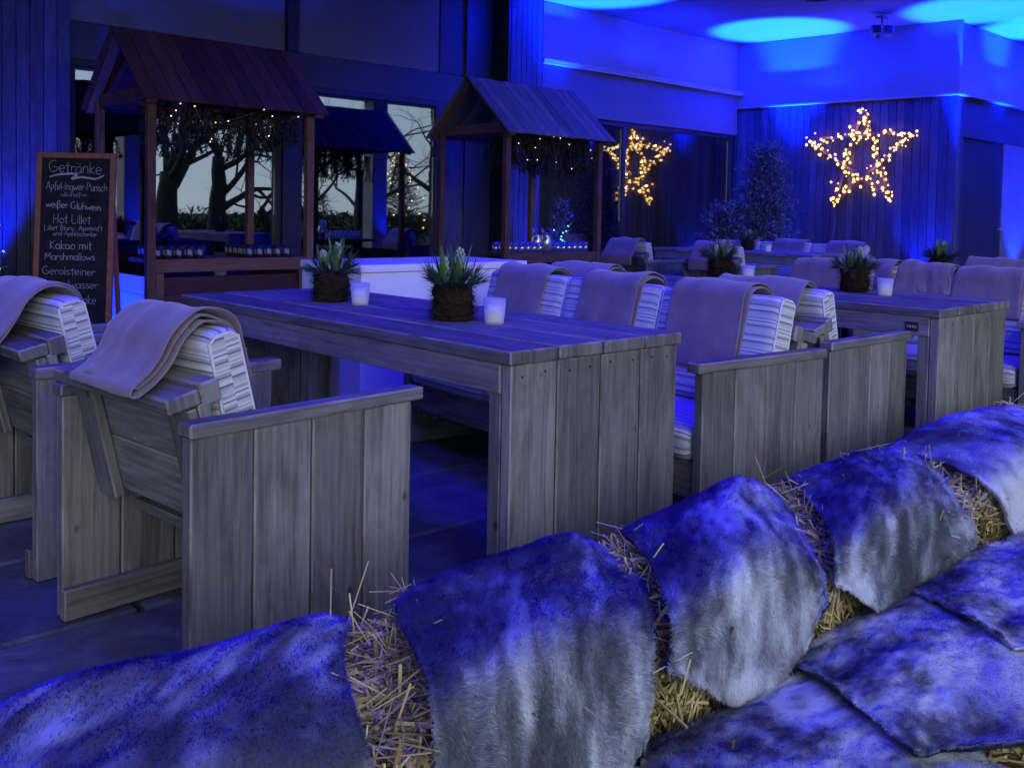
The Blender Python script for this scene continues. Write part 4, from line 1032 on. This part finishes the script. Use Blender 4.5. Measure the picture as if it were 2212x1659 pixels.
def hyacinth(loc, seed, label, hh=1.0, twigs=True):
    rg = random.Random(seed); t = empty('hyacinth', loc, label, 'potted plant', 'hyacinths in coir balls')
    V = []; n1, n2 = 40, 22
    for i in range(n2+1):
        z = .128*i/n2; r0 = .071*(1-.10*abs(2*i/n2-1)**3)*(1 if 0 < i < n2 else .72)
        for k in range(n1):
            a = 2*PI*k/n1; r_ = r0*(1+.42*(fbm(k*.42+seed*9, i*.45, seed, 3)-.5)); V.append((r_*math.cos(a), r_*math.sin(a), z))
    Fq = []
    for i in range(n2):
        for k in range(n1):
            k2 = (k+1) % n1; Fq += [(i*n1+k, i*n1+k2, (i+1)*n1+k2), (i*n1+k, (i+1)*n1+k2, (i+1)*n1+k)]
    V.append((0, 0, .128)); c_ = len(V)-1
    for k in range(n1): Fq.append((n2*n1+k, n2*n1+(k+1) % n1, c_))
    base = np.array(V); ti = [.3]*len(V); m_ = 1700; V = list(map(tuple, base))
    for i in range(m_):                                         # loose fibres
        q = base[rg.randrange(n1*(n2+1))]; d = np.array([-q[1], q[0], 0])/.07*rg.choice((-1, 1))+np.array([q[0]*8, q[1]*8, rg.uniform(-.7, .7)]); d /= np.linalg.norm(d)
        s_ = np.cross(d, (0, 0, 1)); L = rg.uniform(.014, .04); b0 = len(V); q = q*1.01
        V += [tuple(q-s_*.0014), tuple(q+s_*.0014), tuple(q+d*L+np.array([q[0], q[1], 0])*rg.uniform(.02, .25))]; Fq.append((b0, b0+1, b0+2)); ti += [rg.random()*.7]*3
    trimesh('coir_ball', V, Fq, ti, M['drycoir'], t, False)
    V = []; T_ = []; TI = []
    for c, n_ in (((.018, -.012), 5), ((-.03, .012), 4), ((.03, .022), 4)):
        for i in range(n_):
            a = 2*PI*i/n_+rg.random(); blade(V, T_, TI, (c[0]+.012*math.cos(a), c[1]+.012*math.sin(a), .12), (.22*math.cos(a), .22*math.sin(a), 1), rg.uniform(.085, .145)*hh, .022, rg.uniform(-.1, .25), rg.uniform(.35, .85))
    trimesh('leaves', V, T_, TI, M['leaf'], t, True)
    for c, h_ in (((.02, -.014), .115), ((-.03, .014), .085)):
        mb = MB(); tube(mb, [(c[0], c[1], .12), (c[0], c[1], .12+h_*hh*.7)], .006, 6, .2)
        for k in range(26):
            f = k/26; a = k*2.4; r_ = .011*math.sin(PI*(.15+.85*(1-f)))+.002; z = .12+h_*hh*(.42+.58*f)
            lathe(mb, [(.001, -.007), (.0055, -.002), (.0055, .004), (.001, .010)], 5, (c[0]+r_*math.cos(a), c[1]+r_*math.sin(a), z), .0+.42*f)
        mb.build('flower_bud', M['bud'], t)
    B = []; D = []
    for i in range(24):
        a = 2*PI*i/24+rg.uniform(-.3, .3); el = rg.uniform(-.05, 1.0); d = np.array([math.cos(a)*math.cos(el), math.sin(a)*math.cos(el), math.sin(el)])
        p0 = np.array([.045*math.cos(a), .045*math.sin(a), .118]); L = rg.uniform(.05, .09); k = 40
        f = np.linspace(.1, 1, k)[:, None]; B.append(p0+d*L*f*.8); D.append(d*1.5+rng.normal(0, .38, (k, 3)))
    B = np.concatenate(B); D = np.concatenate(D); V, T_, ti = needles(B, D, rng.uniform(.035, .08, len(B)), .0032, rng.random(len(B)))
    trimesh('pine_needles', V, T_, ti, M['needle'], t, False)
    if twigs:
        mb = MB()
        for i in range(3):
            a = rg.uniform(0, 6.3); p0 = np.array([.03*math.cos(a), .03*math.sin(a), .12]); q = p0+np.array([.05*math.cos(a), .05*math.sin(a), rg.uniform(.09, .15)])
            tube(mb, crom([p0, (p0+q)/2+rng.normal(0, .012, 3), q], 7), [.0018]*6+[.0008], 4); tube(mb, [(p0+q*2)/3, q+rng.normal(0, .03, 3)], [.0012, .0006], 4)
        mb.build('bare_twig', M['bark'], t)
    return t
M['drycoir'] = tinted('coir_fibre', [(0, (.012, .008, .006)), (.5, (.05, .034, .022)), (1, (.13, .095, .06))], .9, .1)
for (x, y, s_, lab, hh) in ((2.16, 3.447, 1, 'hyacinth in a coir ball on the middle table, farther from the camera', 1.05), (2.14, 2.622, 2, 'hyacinth in a coir ball on the middle table, nearest the camera with two green buds', 1.15),
        (4.785, 2.508, 3, 'hyacinth in a coir ball near the end of the right hand table', 1.0), (5.12, 3.60, 4, 'hyacinth in a coir ball at the far end of the right hand table', 1.0),
        (6.93, 2.985, 5, 'hyacinth standing alone in front of the dark door', 1.0), (9.75, 6.47, 6, 'hyacinth on the farthest table below the bushy fir', 1.0)): hyacinth((x, y, .7605), s_, lab, hh)
def candle(loc, label, first=[None]):
    if first[0] is None:
        t = empty('candle_glass', loc, label, 'candle', 'frosted candle glasses')
        mb = MB(); lathe(mb, [(0, .0), (.030, .0), (.0325, .004), (.039, .088), (.0372, .0885), (.031, .008), (0, .007)], 28); mb.build('glass', M['frost'], t)
        mb = MB(); lathe(mb, [(0, .0075), (.0215, .0075), (.0225, .012), (.0225, .062), (.020, .065), (.006, .063), (0, .062)], 20); c_ = mb.build('candle', M['wax'], t)
        mb = MB(); tube(mb, [(0, 0, .062), (.001, 0, .072)], .0012, 5); mb.build('wick', M['black'], c_)
        first[0] = t
    else: t = copy_tree(first[0]); t['label'] = label
    t.location = loc
for x, y, lab in ((2.173, 3.251, 'frosted candle glass beside the farther plant on the middle table'), (2.188, 2.454, 'frosted candle glass beside the nearer plant on the middle table'),
        (4.653, 2.275, 'frosted candle glass near the end of the right hand table'), (5.05, 3.34, 'frosted candle glass at the far end of the right hand table'), (9.45, 6.0, 'frosted candle glass on the farthest table')): candle((x, y, .7605), lab)

# ================================================================== STRAW BALES AND FURS
def sticks(C0, Dv, L, w, tint):
    """thin three sided straws"""
    d = Dv/np.linalg.norm(Dv, axis=1, keepdims=True); s_ = np.cross(d, rng.normal(0, 1, d.shape)); s_ /= np.linalg.norm(s_, axis=1, keepdims=True); u_ = np.cross(d, s_)
    L = L[:, None]; w = w[:, None]; a = C0-d*L*.5; b_ = C0+d*L*.5+u_*L*rng.normal(0, .06, L.shape)
    ring = [s_*w, (-.5*s_+.87*u_)*w, (-.5*s_-.87*u_)*w]
    V = np.stack([a+r for r in ring]+[b_+r for r in ring], 1); n_ = len(C0)
    idx = np.array([[0, 1, 4], [0, 4, 3], [1, 2, 5], [1, 5, 4], [2, 0, 3], [2, 3, 5]])
    return V.reshape(-1, 3), (np.arange(n_)[:, None, None]*6+idx[None]).reshape(-1, 3), np.repeat(tint, 6)
SHEAR = .85
def bale(x0, x1, y0, y1, z0, z1, label, n_=2600, shear=SHEAR, rnd=.07, ym=1.33, seed=0):
    nx, ny, nz = 24, 16, 14; V = []; T_ = []
    def surf(f):                                                       # unit cube face grids -> rounded, lumpy box
        pass
    P = []; Nn = []
    faces = ((0, -1), (0, 1), (1, -1), (1, 1), (2, 1))
    b0 = 0; lx, ly, lz = x1-x0, y1-y0, z1-z0
    def shape(u, v, w_):
        x = (u-.5)*lx; y = (v-.5)*ly; z = w_*lz
        q = np.stack([x, y, z], 1); h = np.array([lx/2-rnd, ly/2-rnd, lz-rnd]); lo = np.array([-lx/2+rnd, -ly/2+rnd, 0.0])
        c = np.clip(q, lo, h); d = q-c; L = np.linalg.norm(d, axis=1, keepdims=True); q = np.where(L > 1e-6, c+d/np.maximum(L, 1e-6)*np.minimum(L, rnd), q)
        lump = (fbm(q[:, 0]*9+seed*3.1+q[:, 2]*5, q[:, 1]*9+q[:, 2]*7+seed, seed+2, 3)-.5)*.05
        cen = np.array([0, 0, lz*.5]); dn = q-cen; dn /= np.linalg.norm(dn, axis=1, keepdims=True); q = q+dn*lump[:, None]
        X = q[:, 0]+(x0+x1)/2+shear*((q[:, 1]+(y0+y1)/2)-ym); Y = q[:, 1]+(y0+y1)/2
        return np.stack([X, Y, np.maximum(q[:, 2], 0)+z0], 1)
    for ax, sg in faces:
        n1, n2 = 22, 18; a, b_ = np.meshgrid(np.linspace(0, 1, n1), np.linspace(0, 1, n2), indexing='ij'); a = a.ravel(); b_ = b_.ravel(); k = np.full_like(a, (sg+1)/2)
        uvw = [None]*3; uvw[ax] = k; o_ = [i for i in range(3) if i != ax]; uvw[o_[0]] = a; uvw[o_[1]] = b_
        V.append(shape(*uvw)); i, j = np.meshgrid(np.arange(n1-1), np.arange(n2-1), indexing='ij'); i = i.ravel(); j = j.ravel()
        q0 = b0+i*n2+j; T_.append(np.stack([q0, q0+1, q0+n2+1], 1)); T_.append(np.stack([q0, q0+n2+1, q0+n2], 1)); b0 += n1*n2
    V = np.concatenate(V); TI = np.full(len(V), .22)
    VV = [V]; TT = [np.concatenate(T_)]; TN = [TI]
    area = np.array([ly*lz, ly*lz, lx*lz, lx*lz*.3, lx*ly*1.3]); cnt = (n_*area/area.sum()).astype(int)
    for (ax, sg), c_ in zip(faces, cnt):
        r1, r2 = rng.random(c_), rng.random(c_); k = np.full(c_, (sg+1)/2); uvw = [None]*3; uvw[ax] = k; o_ = [i for i in range(3) if i != ax]; uvw[o_[0]] = r1; uvw[o_[1]] = r2
        p = shape(*uvw); nrm = np.zeros(3); nrm[ax] = sg
        d = rng.normal(0, 1, (c_, 3)); d -= np.outer(d@nrm, nrm)*rng.uniform(.72 if ax == 2 else .5, 1.0, (c_, 1))
        if ax != 2: d[:, 2] *= 1.5
        p = p+nrm*rng.uniform(-.006, .010, (c_, 1))
        v, t_, ti = sticks(p, d, rng.gamma(2.6, .019, c_)+.015, rng.gamma(4, .00042, c_)+.0006, np.clip(rng.normal(.6, .24, c_), .05, 1))
        VV.append(v); TT.append(t_+b0); TN.append(ti); b0 += len(v)
    o = trimesh('straw_bale', np.concatenate(VV), np.concatenate(TT), np.concatenate(TN), M['straw'], None, False)
    return tag(o, label, 'straw bale', 'straw bales in the foreground')
for k, (a, b_, lab) in enumerate(((.02, .955, 'straw bale under the leftmost fur, at the bottom left corner'), (.965, 1.60, 'straw bale under the second fur from the left'), (1.62, 2.31, 'straw bale in the middle of the row under the third fur'),
        (2.33, 3.06, 'straw bale under the fourth fur in front of the right hand table'), (3.08, 3.95, 'straw bale under the fur cut by the right edge'), (3.97, 4.75, 'straw bale at the far right end of the row, its loose top just showing'))):
    bale(a, b_, 1.092, 1.55, 0, .343, lab, 8200, seed=k+1)
for k, (a, b_, lab) in enumerate(((.80, 1.62, 'low straw bale under the flat fur at the bottom centre'), (1.64, 2.42, 'low straw bale under the wide flat fur at the bottom right'), (2.44, 3.3, 'low straw bale under the flat fur at the right edge'))):
    bale(a, b_, .40, 1.062, 0, .165, lab, 3000, shear=.75, rnd=.05, ym=.95, seed=k+11)
# loose straw fallen between the bales
def loose(n_, cx, cy, cz, sx, sy, sz):
    yy = rng.normal(cy, sy, n_); p = np.stack([rng.normal(cx, sx, n_)+(yy-1.33)*SHEAR*(cz > .2), yy, np.abs(rng.normal(0, sz, n_))+cz], 1); d = rng.normal(0, 1, (n_, 3)); d[:, 2] *= .45
    return sticks(p, d, rng.gamma(4, .022, n_)+.03, rng.uniform(.0008, .0019, n_), np.clip(rng.normal(.65, .2, n_), .1, 1))
VV = []; TT = []; TN = []; b0 = 0
for a in ((110, .955, 1.33, .335, .022, .13, .012), (70, 1.62, 1.35, .335, .014, .12, .010), (70, 2.31, 1.35, .335, .018, .12, .008), (70, 3.06, 1.33, .33, .02, .12, .008), (40, 4.1, 1.5, .34, .15, .04, .02)):
    v, t_, ti = loose(*a); v = v.copy()
    VV.append(v); TT.append(t_+b0); TN.append(ti); b0 += len(v)
P_ = [((.965, 1.53, .33), (.02, .02, .30), .15), ((.985, 1.52, .33), (.10, -.03, .30), .17), ((1.0, 1.50, .34), (-.01, .02, .2), .09), ((.41, 1.575, .33), (-.04, .0, .2), .07), ((.425, 1.57, .33), (.02, .0, .2), .06), ((4.2, 1.5, .33), (.02, 0, .2), .10), ((4.05, 1.5, .32), (-.06, 0, .2), .12)]
v, t_, ti = sticks(np.array([p for p, d, L in P_])+np.array([d for p, d, L in P_])/np.linalg.norm([d for p, d, L in P_], axis=1)[:, None]*np.array([L for p, d, L in P_])[:, None]*.4, np.array([d for p, d, L in P_]), np.array([L for p, d, L in P_]), np.full(len(P_), .0017), np.full(len(P_), .85))
VV.append(v); TT.append(t_+b0); TN.append(ti)
tag(trimesh('loose_straw', np.concatenate(VV), np.concatenate(TT), np.concatenate(TN), M['straw'], None, False), 'loose straw lying between and on the bales', 'loose straw', None, 'stuff')

def fur(rows, label, seed, nb=42000, amp=.012, fold=0, light=0.0, wob=.02):
    """soft hide: smooth sheet through the control rows, thickness, and a pile of short hairs"""
    P = np.array(rows, float); nu, nv = 96, 96
    A_ = crom(P, nu); A_ = np.swapaxes(crom(np.swapaxes(A_, 0, 1), nv), 0, 1)          # nu x nv x 3
    u, v = np.meshgrid(np.linspace(0, 1, nu), np.linspace(0, 1, nv), indexing='ij')
    # ragged outline
    ew = (vnoise(v*7, u*0+seed, seed)-.5)*wob; A_[:, :, :] += 0
    du = np.gradient(A_, axis=0); dv = np.gradient(A_, axis=1)
    rag = np.exp(-np.minimum(v, 1-v)*14)*np.where(v < .5, -1, 1)*((fbm(u*6, v*0+seed, seed, 3)-.5)*2)
    A_ = A_+dv*nv*(rag*wob)[:, :, None]
    rag2 = np.exp(-np.minimum(u, 1-u)*14)*np.where(u < .5, -1, 1)*((fbm(v*6+5, u*0+seed, seed, 3)-.5)*2)
    A_ = A_+du*nu*(rag2*wob*.7)[:, :, None]
    du = np.gradient(A_, axis=0); dv = np.gradient(A_, axis=1); N = np.cross(dv, du); N /= np.linalg.norm(N, axis=2, keepdims=True)+1e-9
    if N[nu//3, nv//2, 2] < 0: N = -N
    h = (fbm(u*4+seed*2.3, v*4+seed, seed+4, 4)-.5)*2*amp+(fbm(u*9+seed, v*8, seed+9, 2)-.5)*.009+(fbm(u*30, v*30+seed, seed+8, 2)-.5)*.003
    if fold: h = h+fold*(np.sin((v*1.0+u*.55+.25*fbm(u*2, v*2, seed+1, 2))*fold_freq(seed))*.5+.5)*(.3+.7*u)
    A_ = A_+N*h[:, :, None]
    du = np.gradient(A_, axis=0); dv = np.gradient(A_, axis=1); N = np.cross(dv, du); N /= np.linalg.norm(N, axis=2, keepdims=True)+1e-9
    if N[nu//3, nv//2, 2] < 0: N = -N
    big = fbm(u*3.2+seed*1.7, v*2.6+seed*.9, seed+20, 3); st = fbm(u*5+seed, v*14, seed+30, 3); fine = fbm(u*26, v*26, seed+40, 2)
    mid_ = fbm(u*9+seed*2, v*8+seed, seed+70, 3)
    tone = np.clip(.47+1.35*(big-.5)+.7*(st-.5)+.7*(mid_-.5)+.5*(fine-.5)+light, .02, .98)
    gn = np.cross(A_[:-1, 1:]-A_[:-1, :-1], A_[1:, 1:]-A_[:-1, :-1]); wrong = np.einsum('ijk,ijk->ij', gn, N[:-1, :-1]).sum() < 0
    V0 = A_.reshape(-1, 3); V1 = (A_-N*.012).reshape(-1, 3); i, j = np.meshgrid(np.arange(nu-1), np.arange(nv-1), indexing='ij'); i = i.ravel(); j = j.ravel(); q = i*nv+j
    T0 = np.concatenate([np.stack([q, q+1, q+nv+1], 1), np.stack([q, q+nv+1, q+nv], 1)]); n0 = nu*nv
    if wrong: T0 = T0[:, ::-1]
    ring = np.concatenate([np.arange(nv), np.arange(1, nu)*nv+nv-1, (nu-1)*nv+np.arange(nv-2, -1, -1), np.arange(nu-2, 0, -1)*nv]); r2 = np.roll(ring, -1)
    T1 = np.concatenate([np.stack([ring, r2, r2+n0], 1), np.stack([ring, r2+n0, ring+n0], 1)])
    cell = np.linalg.norm(np.cross(du, dv), axis=2)[:-1, :-1].ravel(); pr_ = cell/cell.sum()
    c_ = rng.choice(len(pr_), nb, p=pr_); ci, cj = c_//(nv-1), c_ % (nv-1); fu, fv = rng.random(nb), rng.random(nb)
    nbe = 5200
    e = rng.random(nbe); side = rng.integers(0, 4, nbe)
    ci = np.concatenate([ci, np.where(side == 0, 0, np.where(side == 1, nu-2, (e*(nu-2)).astype(int)))]); cj = np.concatenate([cj, np.where(side == 2, 0, np.where(side == 3, nv-2, (e*(nv-2)).astype(int)))])
    fu = np.concatenate([fu, np.where(side == 0, 0, np.where(side == 1, 1, rng.random(nbe)))]); fv = np.concatenate([fv, np.where(side == 2, 0, np.where(side == 3, 1, rng.random(nbe)))])
    def lerp(X):
        f = lambda k: k if X.ndim == 2 else k[:, None]
        return X[ci, cj]*f((1-fu)*(1-fv))+X[ci+1, cj]*f(fu*(1-fv))+X[ci, cj+1]*f((1-fu)*fv)+X[ci+1, cj+1]*f(fu*fv)
    p = lerp(A_); nn = lerp(N); tu = lerp(du); tv = lerp(dv); tu /= np.linalg.norm(tu, axis=1, keepdims=True); tv /= np.linalg.norm(tv, axis=1, keepdims=True)
    ang = (lerp(fbm(u*3+9, v*3+seed, seed+50, 2))-.5)*3+.4; ang2 = (lerp(fbm(u*30, v*30+seed, seed+60, 2))-.5)*2.4
    comb = tu*np.cos(ang+ang2)[:, None]+tv*np.sin(ang+ang2)[:, None]
    d = nn*.42+comb*.8+rng.normal(0, .16, p.shape)
    out = np.zeros_like(p); k = np.arange(len(p)) >= nb
    o_ = np.where((side == 0)[:, None], -tu[k], np.where((side == 1)[:, None], tu[k], np.where((side == 2)[:, None], -tv[k], tv[k])))
    d[k] = o_*.9+nn[k]*.35+rng.normal(0, .3, o_.shape)
    d /= np.linalg.norm(d, axis=1, keepdims=True); s_ = np.cross(d, nn); s_ /= np.linalg.norm(s_, axis=1, keepdims=True)+1e-9
    L = rng.uniform(.0065, .0125, len(p))[:, None]; w = rng.uniform(.0014, .0025, len(p))[:, None]
    p = p-nn*.0004
    flip = np.einsum('ij,ij->i', np.cross(s_, d), nn) < 0; s_[flip] *= -1
    tip = p+d*L; ti = np.clip(lerp(tone)+rng.normal(0, .10, len(p)), 0, 1)
    VB = np.stack([p-s_*w*.5, p+s_*w*.5, tip], 1).reshape(-1, 3); TB = np.arange(len(VB)).reshape(-1, 3)+2*n0
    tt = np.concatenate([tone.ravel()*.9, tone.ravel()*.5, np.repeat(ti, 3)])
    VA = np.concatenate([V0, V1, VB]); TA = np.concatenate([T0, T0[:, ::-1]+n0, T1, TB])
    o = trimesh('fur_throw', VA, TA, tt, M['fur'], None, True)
    bn = np.repeat(nn+.45*d+rng.normal(0, .16, nn.shape), 3, 0); an = np.concatenate([N.reshape(-1, 3), -N.reshape(-1, 3), bn]); an /= np.linalg.norm(an, axis=1, keepdims=True)+1e-9
    na = o.data.attributes.new('nap', 'FLOAT_VECTOR', 'POINT'); na.data.foreach_set('vector', an.astype(np.float32).ravel())
    return tag(o, label, 'fur throw', 'grey fur throws on the straw bales')
def fold_freq(s_): return 9+s_ % 3*3
def R_(y, xs, zs): return [(x, y, z) for x, z in zip(xs, zs)]
def lin(a, b_, n_): return list(np.linspace(a, b_, n_))
F_ROWS = {
 1: [R_(1.585, [.22, .36, .50, .65, .80, .93, 1.0], [.25]*7), R_(1.55, [.25, .40, .53, .68, .82, .95, 1.022], [.345, .385, .402, .388, .377, .376, .350]),
     R_(1.34, lin(.10, .868, 7), [.38, .405, .41, .405, .40, .40, .385]), R_(1.11, lin(-.08, .765, 7), [.35, .38, .39, .385, .38, .39, .375]), R_(1.04, lin(-.1, .765, 7), [.1, .1, .1, .1, .1, .14, .20])],
 2: [R_(1.59, [1.16, 1.31, 1.56, 1.67, 1.75], [.26, .26, .25, .22, .2]), R_(1.555, [1.128, 1.287, 1.575, 1.69, 1.775], [.364, .385, .386, .36, .315]),
     R_(1.34, lin(1.005, 1.65, 5), [.395, .415, .415, .395, .335]), R_(1.10, lin(.872, 1.385, 5), [.395, .41, .415, .405, .375]), R_(1.035, lin(.83, 1.30, 5), [.20, .2, .2, .21, .25]), R_(1.03, lin(.80, 1.27, 5), [.03, .03, .04, .10, .215])],
 3: [R_(1.59, [1.86, 2.08, 2.26, 2.36, 2.43], [.25]*5), R_(1.555, [1.815, 2.04, 2.26, 2.36, 2.44], [.357, .380, .398, .396, .352]),
     R_(1.34, lin(1.66, 2.272, 5), [.39, .412, .425, .405, .355]), R_(1.10, lin(1.44, 1.98, 5), [.395, .412, .422, .405, .358]), R_(1.035, [1.352, 1.464, 1.588, 1.79, 1.885], [.335, .275, .203, .225, .325])],
 4: [R_(1.59, [2.60, 2.78, 2.97, 3.18, 3.40], [.24]*5), R_(1.555, [2.575, 2.76, 2.96, 3.19, 3.45], [.348, .357, .360, .345, .325]),
     R_(1.34, lin(2.365, 3.20, 5), [.375, .402, .40, .385, .335]), R_(1.10, lin(2.04, 2.80, 5), [.395, .41, .40, .375, .325]), R_(1.035, [1.935, 2.084, 2.263, 2.507, 2.70], [.345, .264, .177, .225, .275])],
 5: [R_(1.59, [3.25, 3.42, 3.7, 4.0, 4.3], [.24]*5), R_(1.555, [3.225, 3.40, 3.72, 4.0, 4.3], [.330, .375, .390, .38, .36]),
     R_(1.34, lin(3.10, 4.05, 5), [.375, .41, .41, .40, .39]), R_(1.10, lin(2.93, 3.85, 5), [.375, .41, .41, .40, .39]), R_(1.04, lin(2.96, 3.80, 5), [.26]*5), R_(1.03, lin(3.0, 3.8, 5), [.09]*5)],
 6: [[(1.19, 1.05, .19), (1.33, 1.06, .20), (1.47, 1.045, .205), (1.62, 1.035, .20), (1.88, 1.03, .195)], [(1.08, .93, .205), (1.24, .91, .215), (1.42, .89, .215), (1.62, .89, .21), (1.86, .88, .2)],
     [(.98, .8, .205), (1.14, .78, .215), (1.33, .76, .215), (1.54, .74, .21), (1.80, .72, .2)], [(.88, .62, .18), (1.04, .6, .19), (1.22, .58, .195), (1.44, .56, .195), (1.72, .54, .19)]],
 7: [[(1.79, 1.06, .205), (1.95, 1.065, .215), (2.17, 1.06, .22), (2.4, 1.05, .22), (2.7, 1.02, .21)], [(1.74, .93, .226), (1.9, .93, .232), (2.1, .9, .232), (2.3, .87, .23), (2.5, .83, .225)],
     [(1.69, .83, .224), (1.82, .8, .232), (1.98, .77, .232), (2.15, .74, .23), (2.35, .7, .22)], [(1.62, .71, .222), (1.7, .68, .225), (1.8, .6, .22), (1.95, .56, .21), (2.1, .52, .2)]],
 8: [[(2.34, 1.06, .225), (2.5, 1.06, .23), (2.7, 1.05, .23), (2.9, 1.03, .23), (3.15, 1.02, .225)], [(2.27, .95, .246), (2.4, .93, .25), (2.58, .91, .25), (2.78, .88, .245), (2.98, .83, .24)],
     [(2.2, .85, .248), (2.3, .8, .252), (2.45, .76, .25), (2.62, .72, .25), (2.8, .7, .24)], [(2.14, .74, .242), (2.2, .7, .244), (2.3, .66, .24), (2.42, .62, .24), (2.6, .58, .23)]],
}
FL = {1: 'dark mottled fur over the bale at the bottom left', 2: 'large fur with a dark top and pale front, second from the left', 3: 'fur hanging to a point on the third bale, in front of the bench arm',
      4: 'fur with a turned edge, hanging to a point on the fourth bale', 5: 'pale smooth fur over the bale at the right edge', 6: 'flat dark fur lying low at the bottom centre', 7: 'wide creased fur lying flat at the bottom right', 8: 'small creased fur lying on the wide one at the right edge'}
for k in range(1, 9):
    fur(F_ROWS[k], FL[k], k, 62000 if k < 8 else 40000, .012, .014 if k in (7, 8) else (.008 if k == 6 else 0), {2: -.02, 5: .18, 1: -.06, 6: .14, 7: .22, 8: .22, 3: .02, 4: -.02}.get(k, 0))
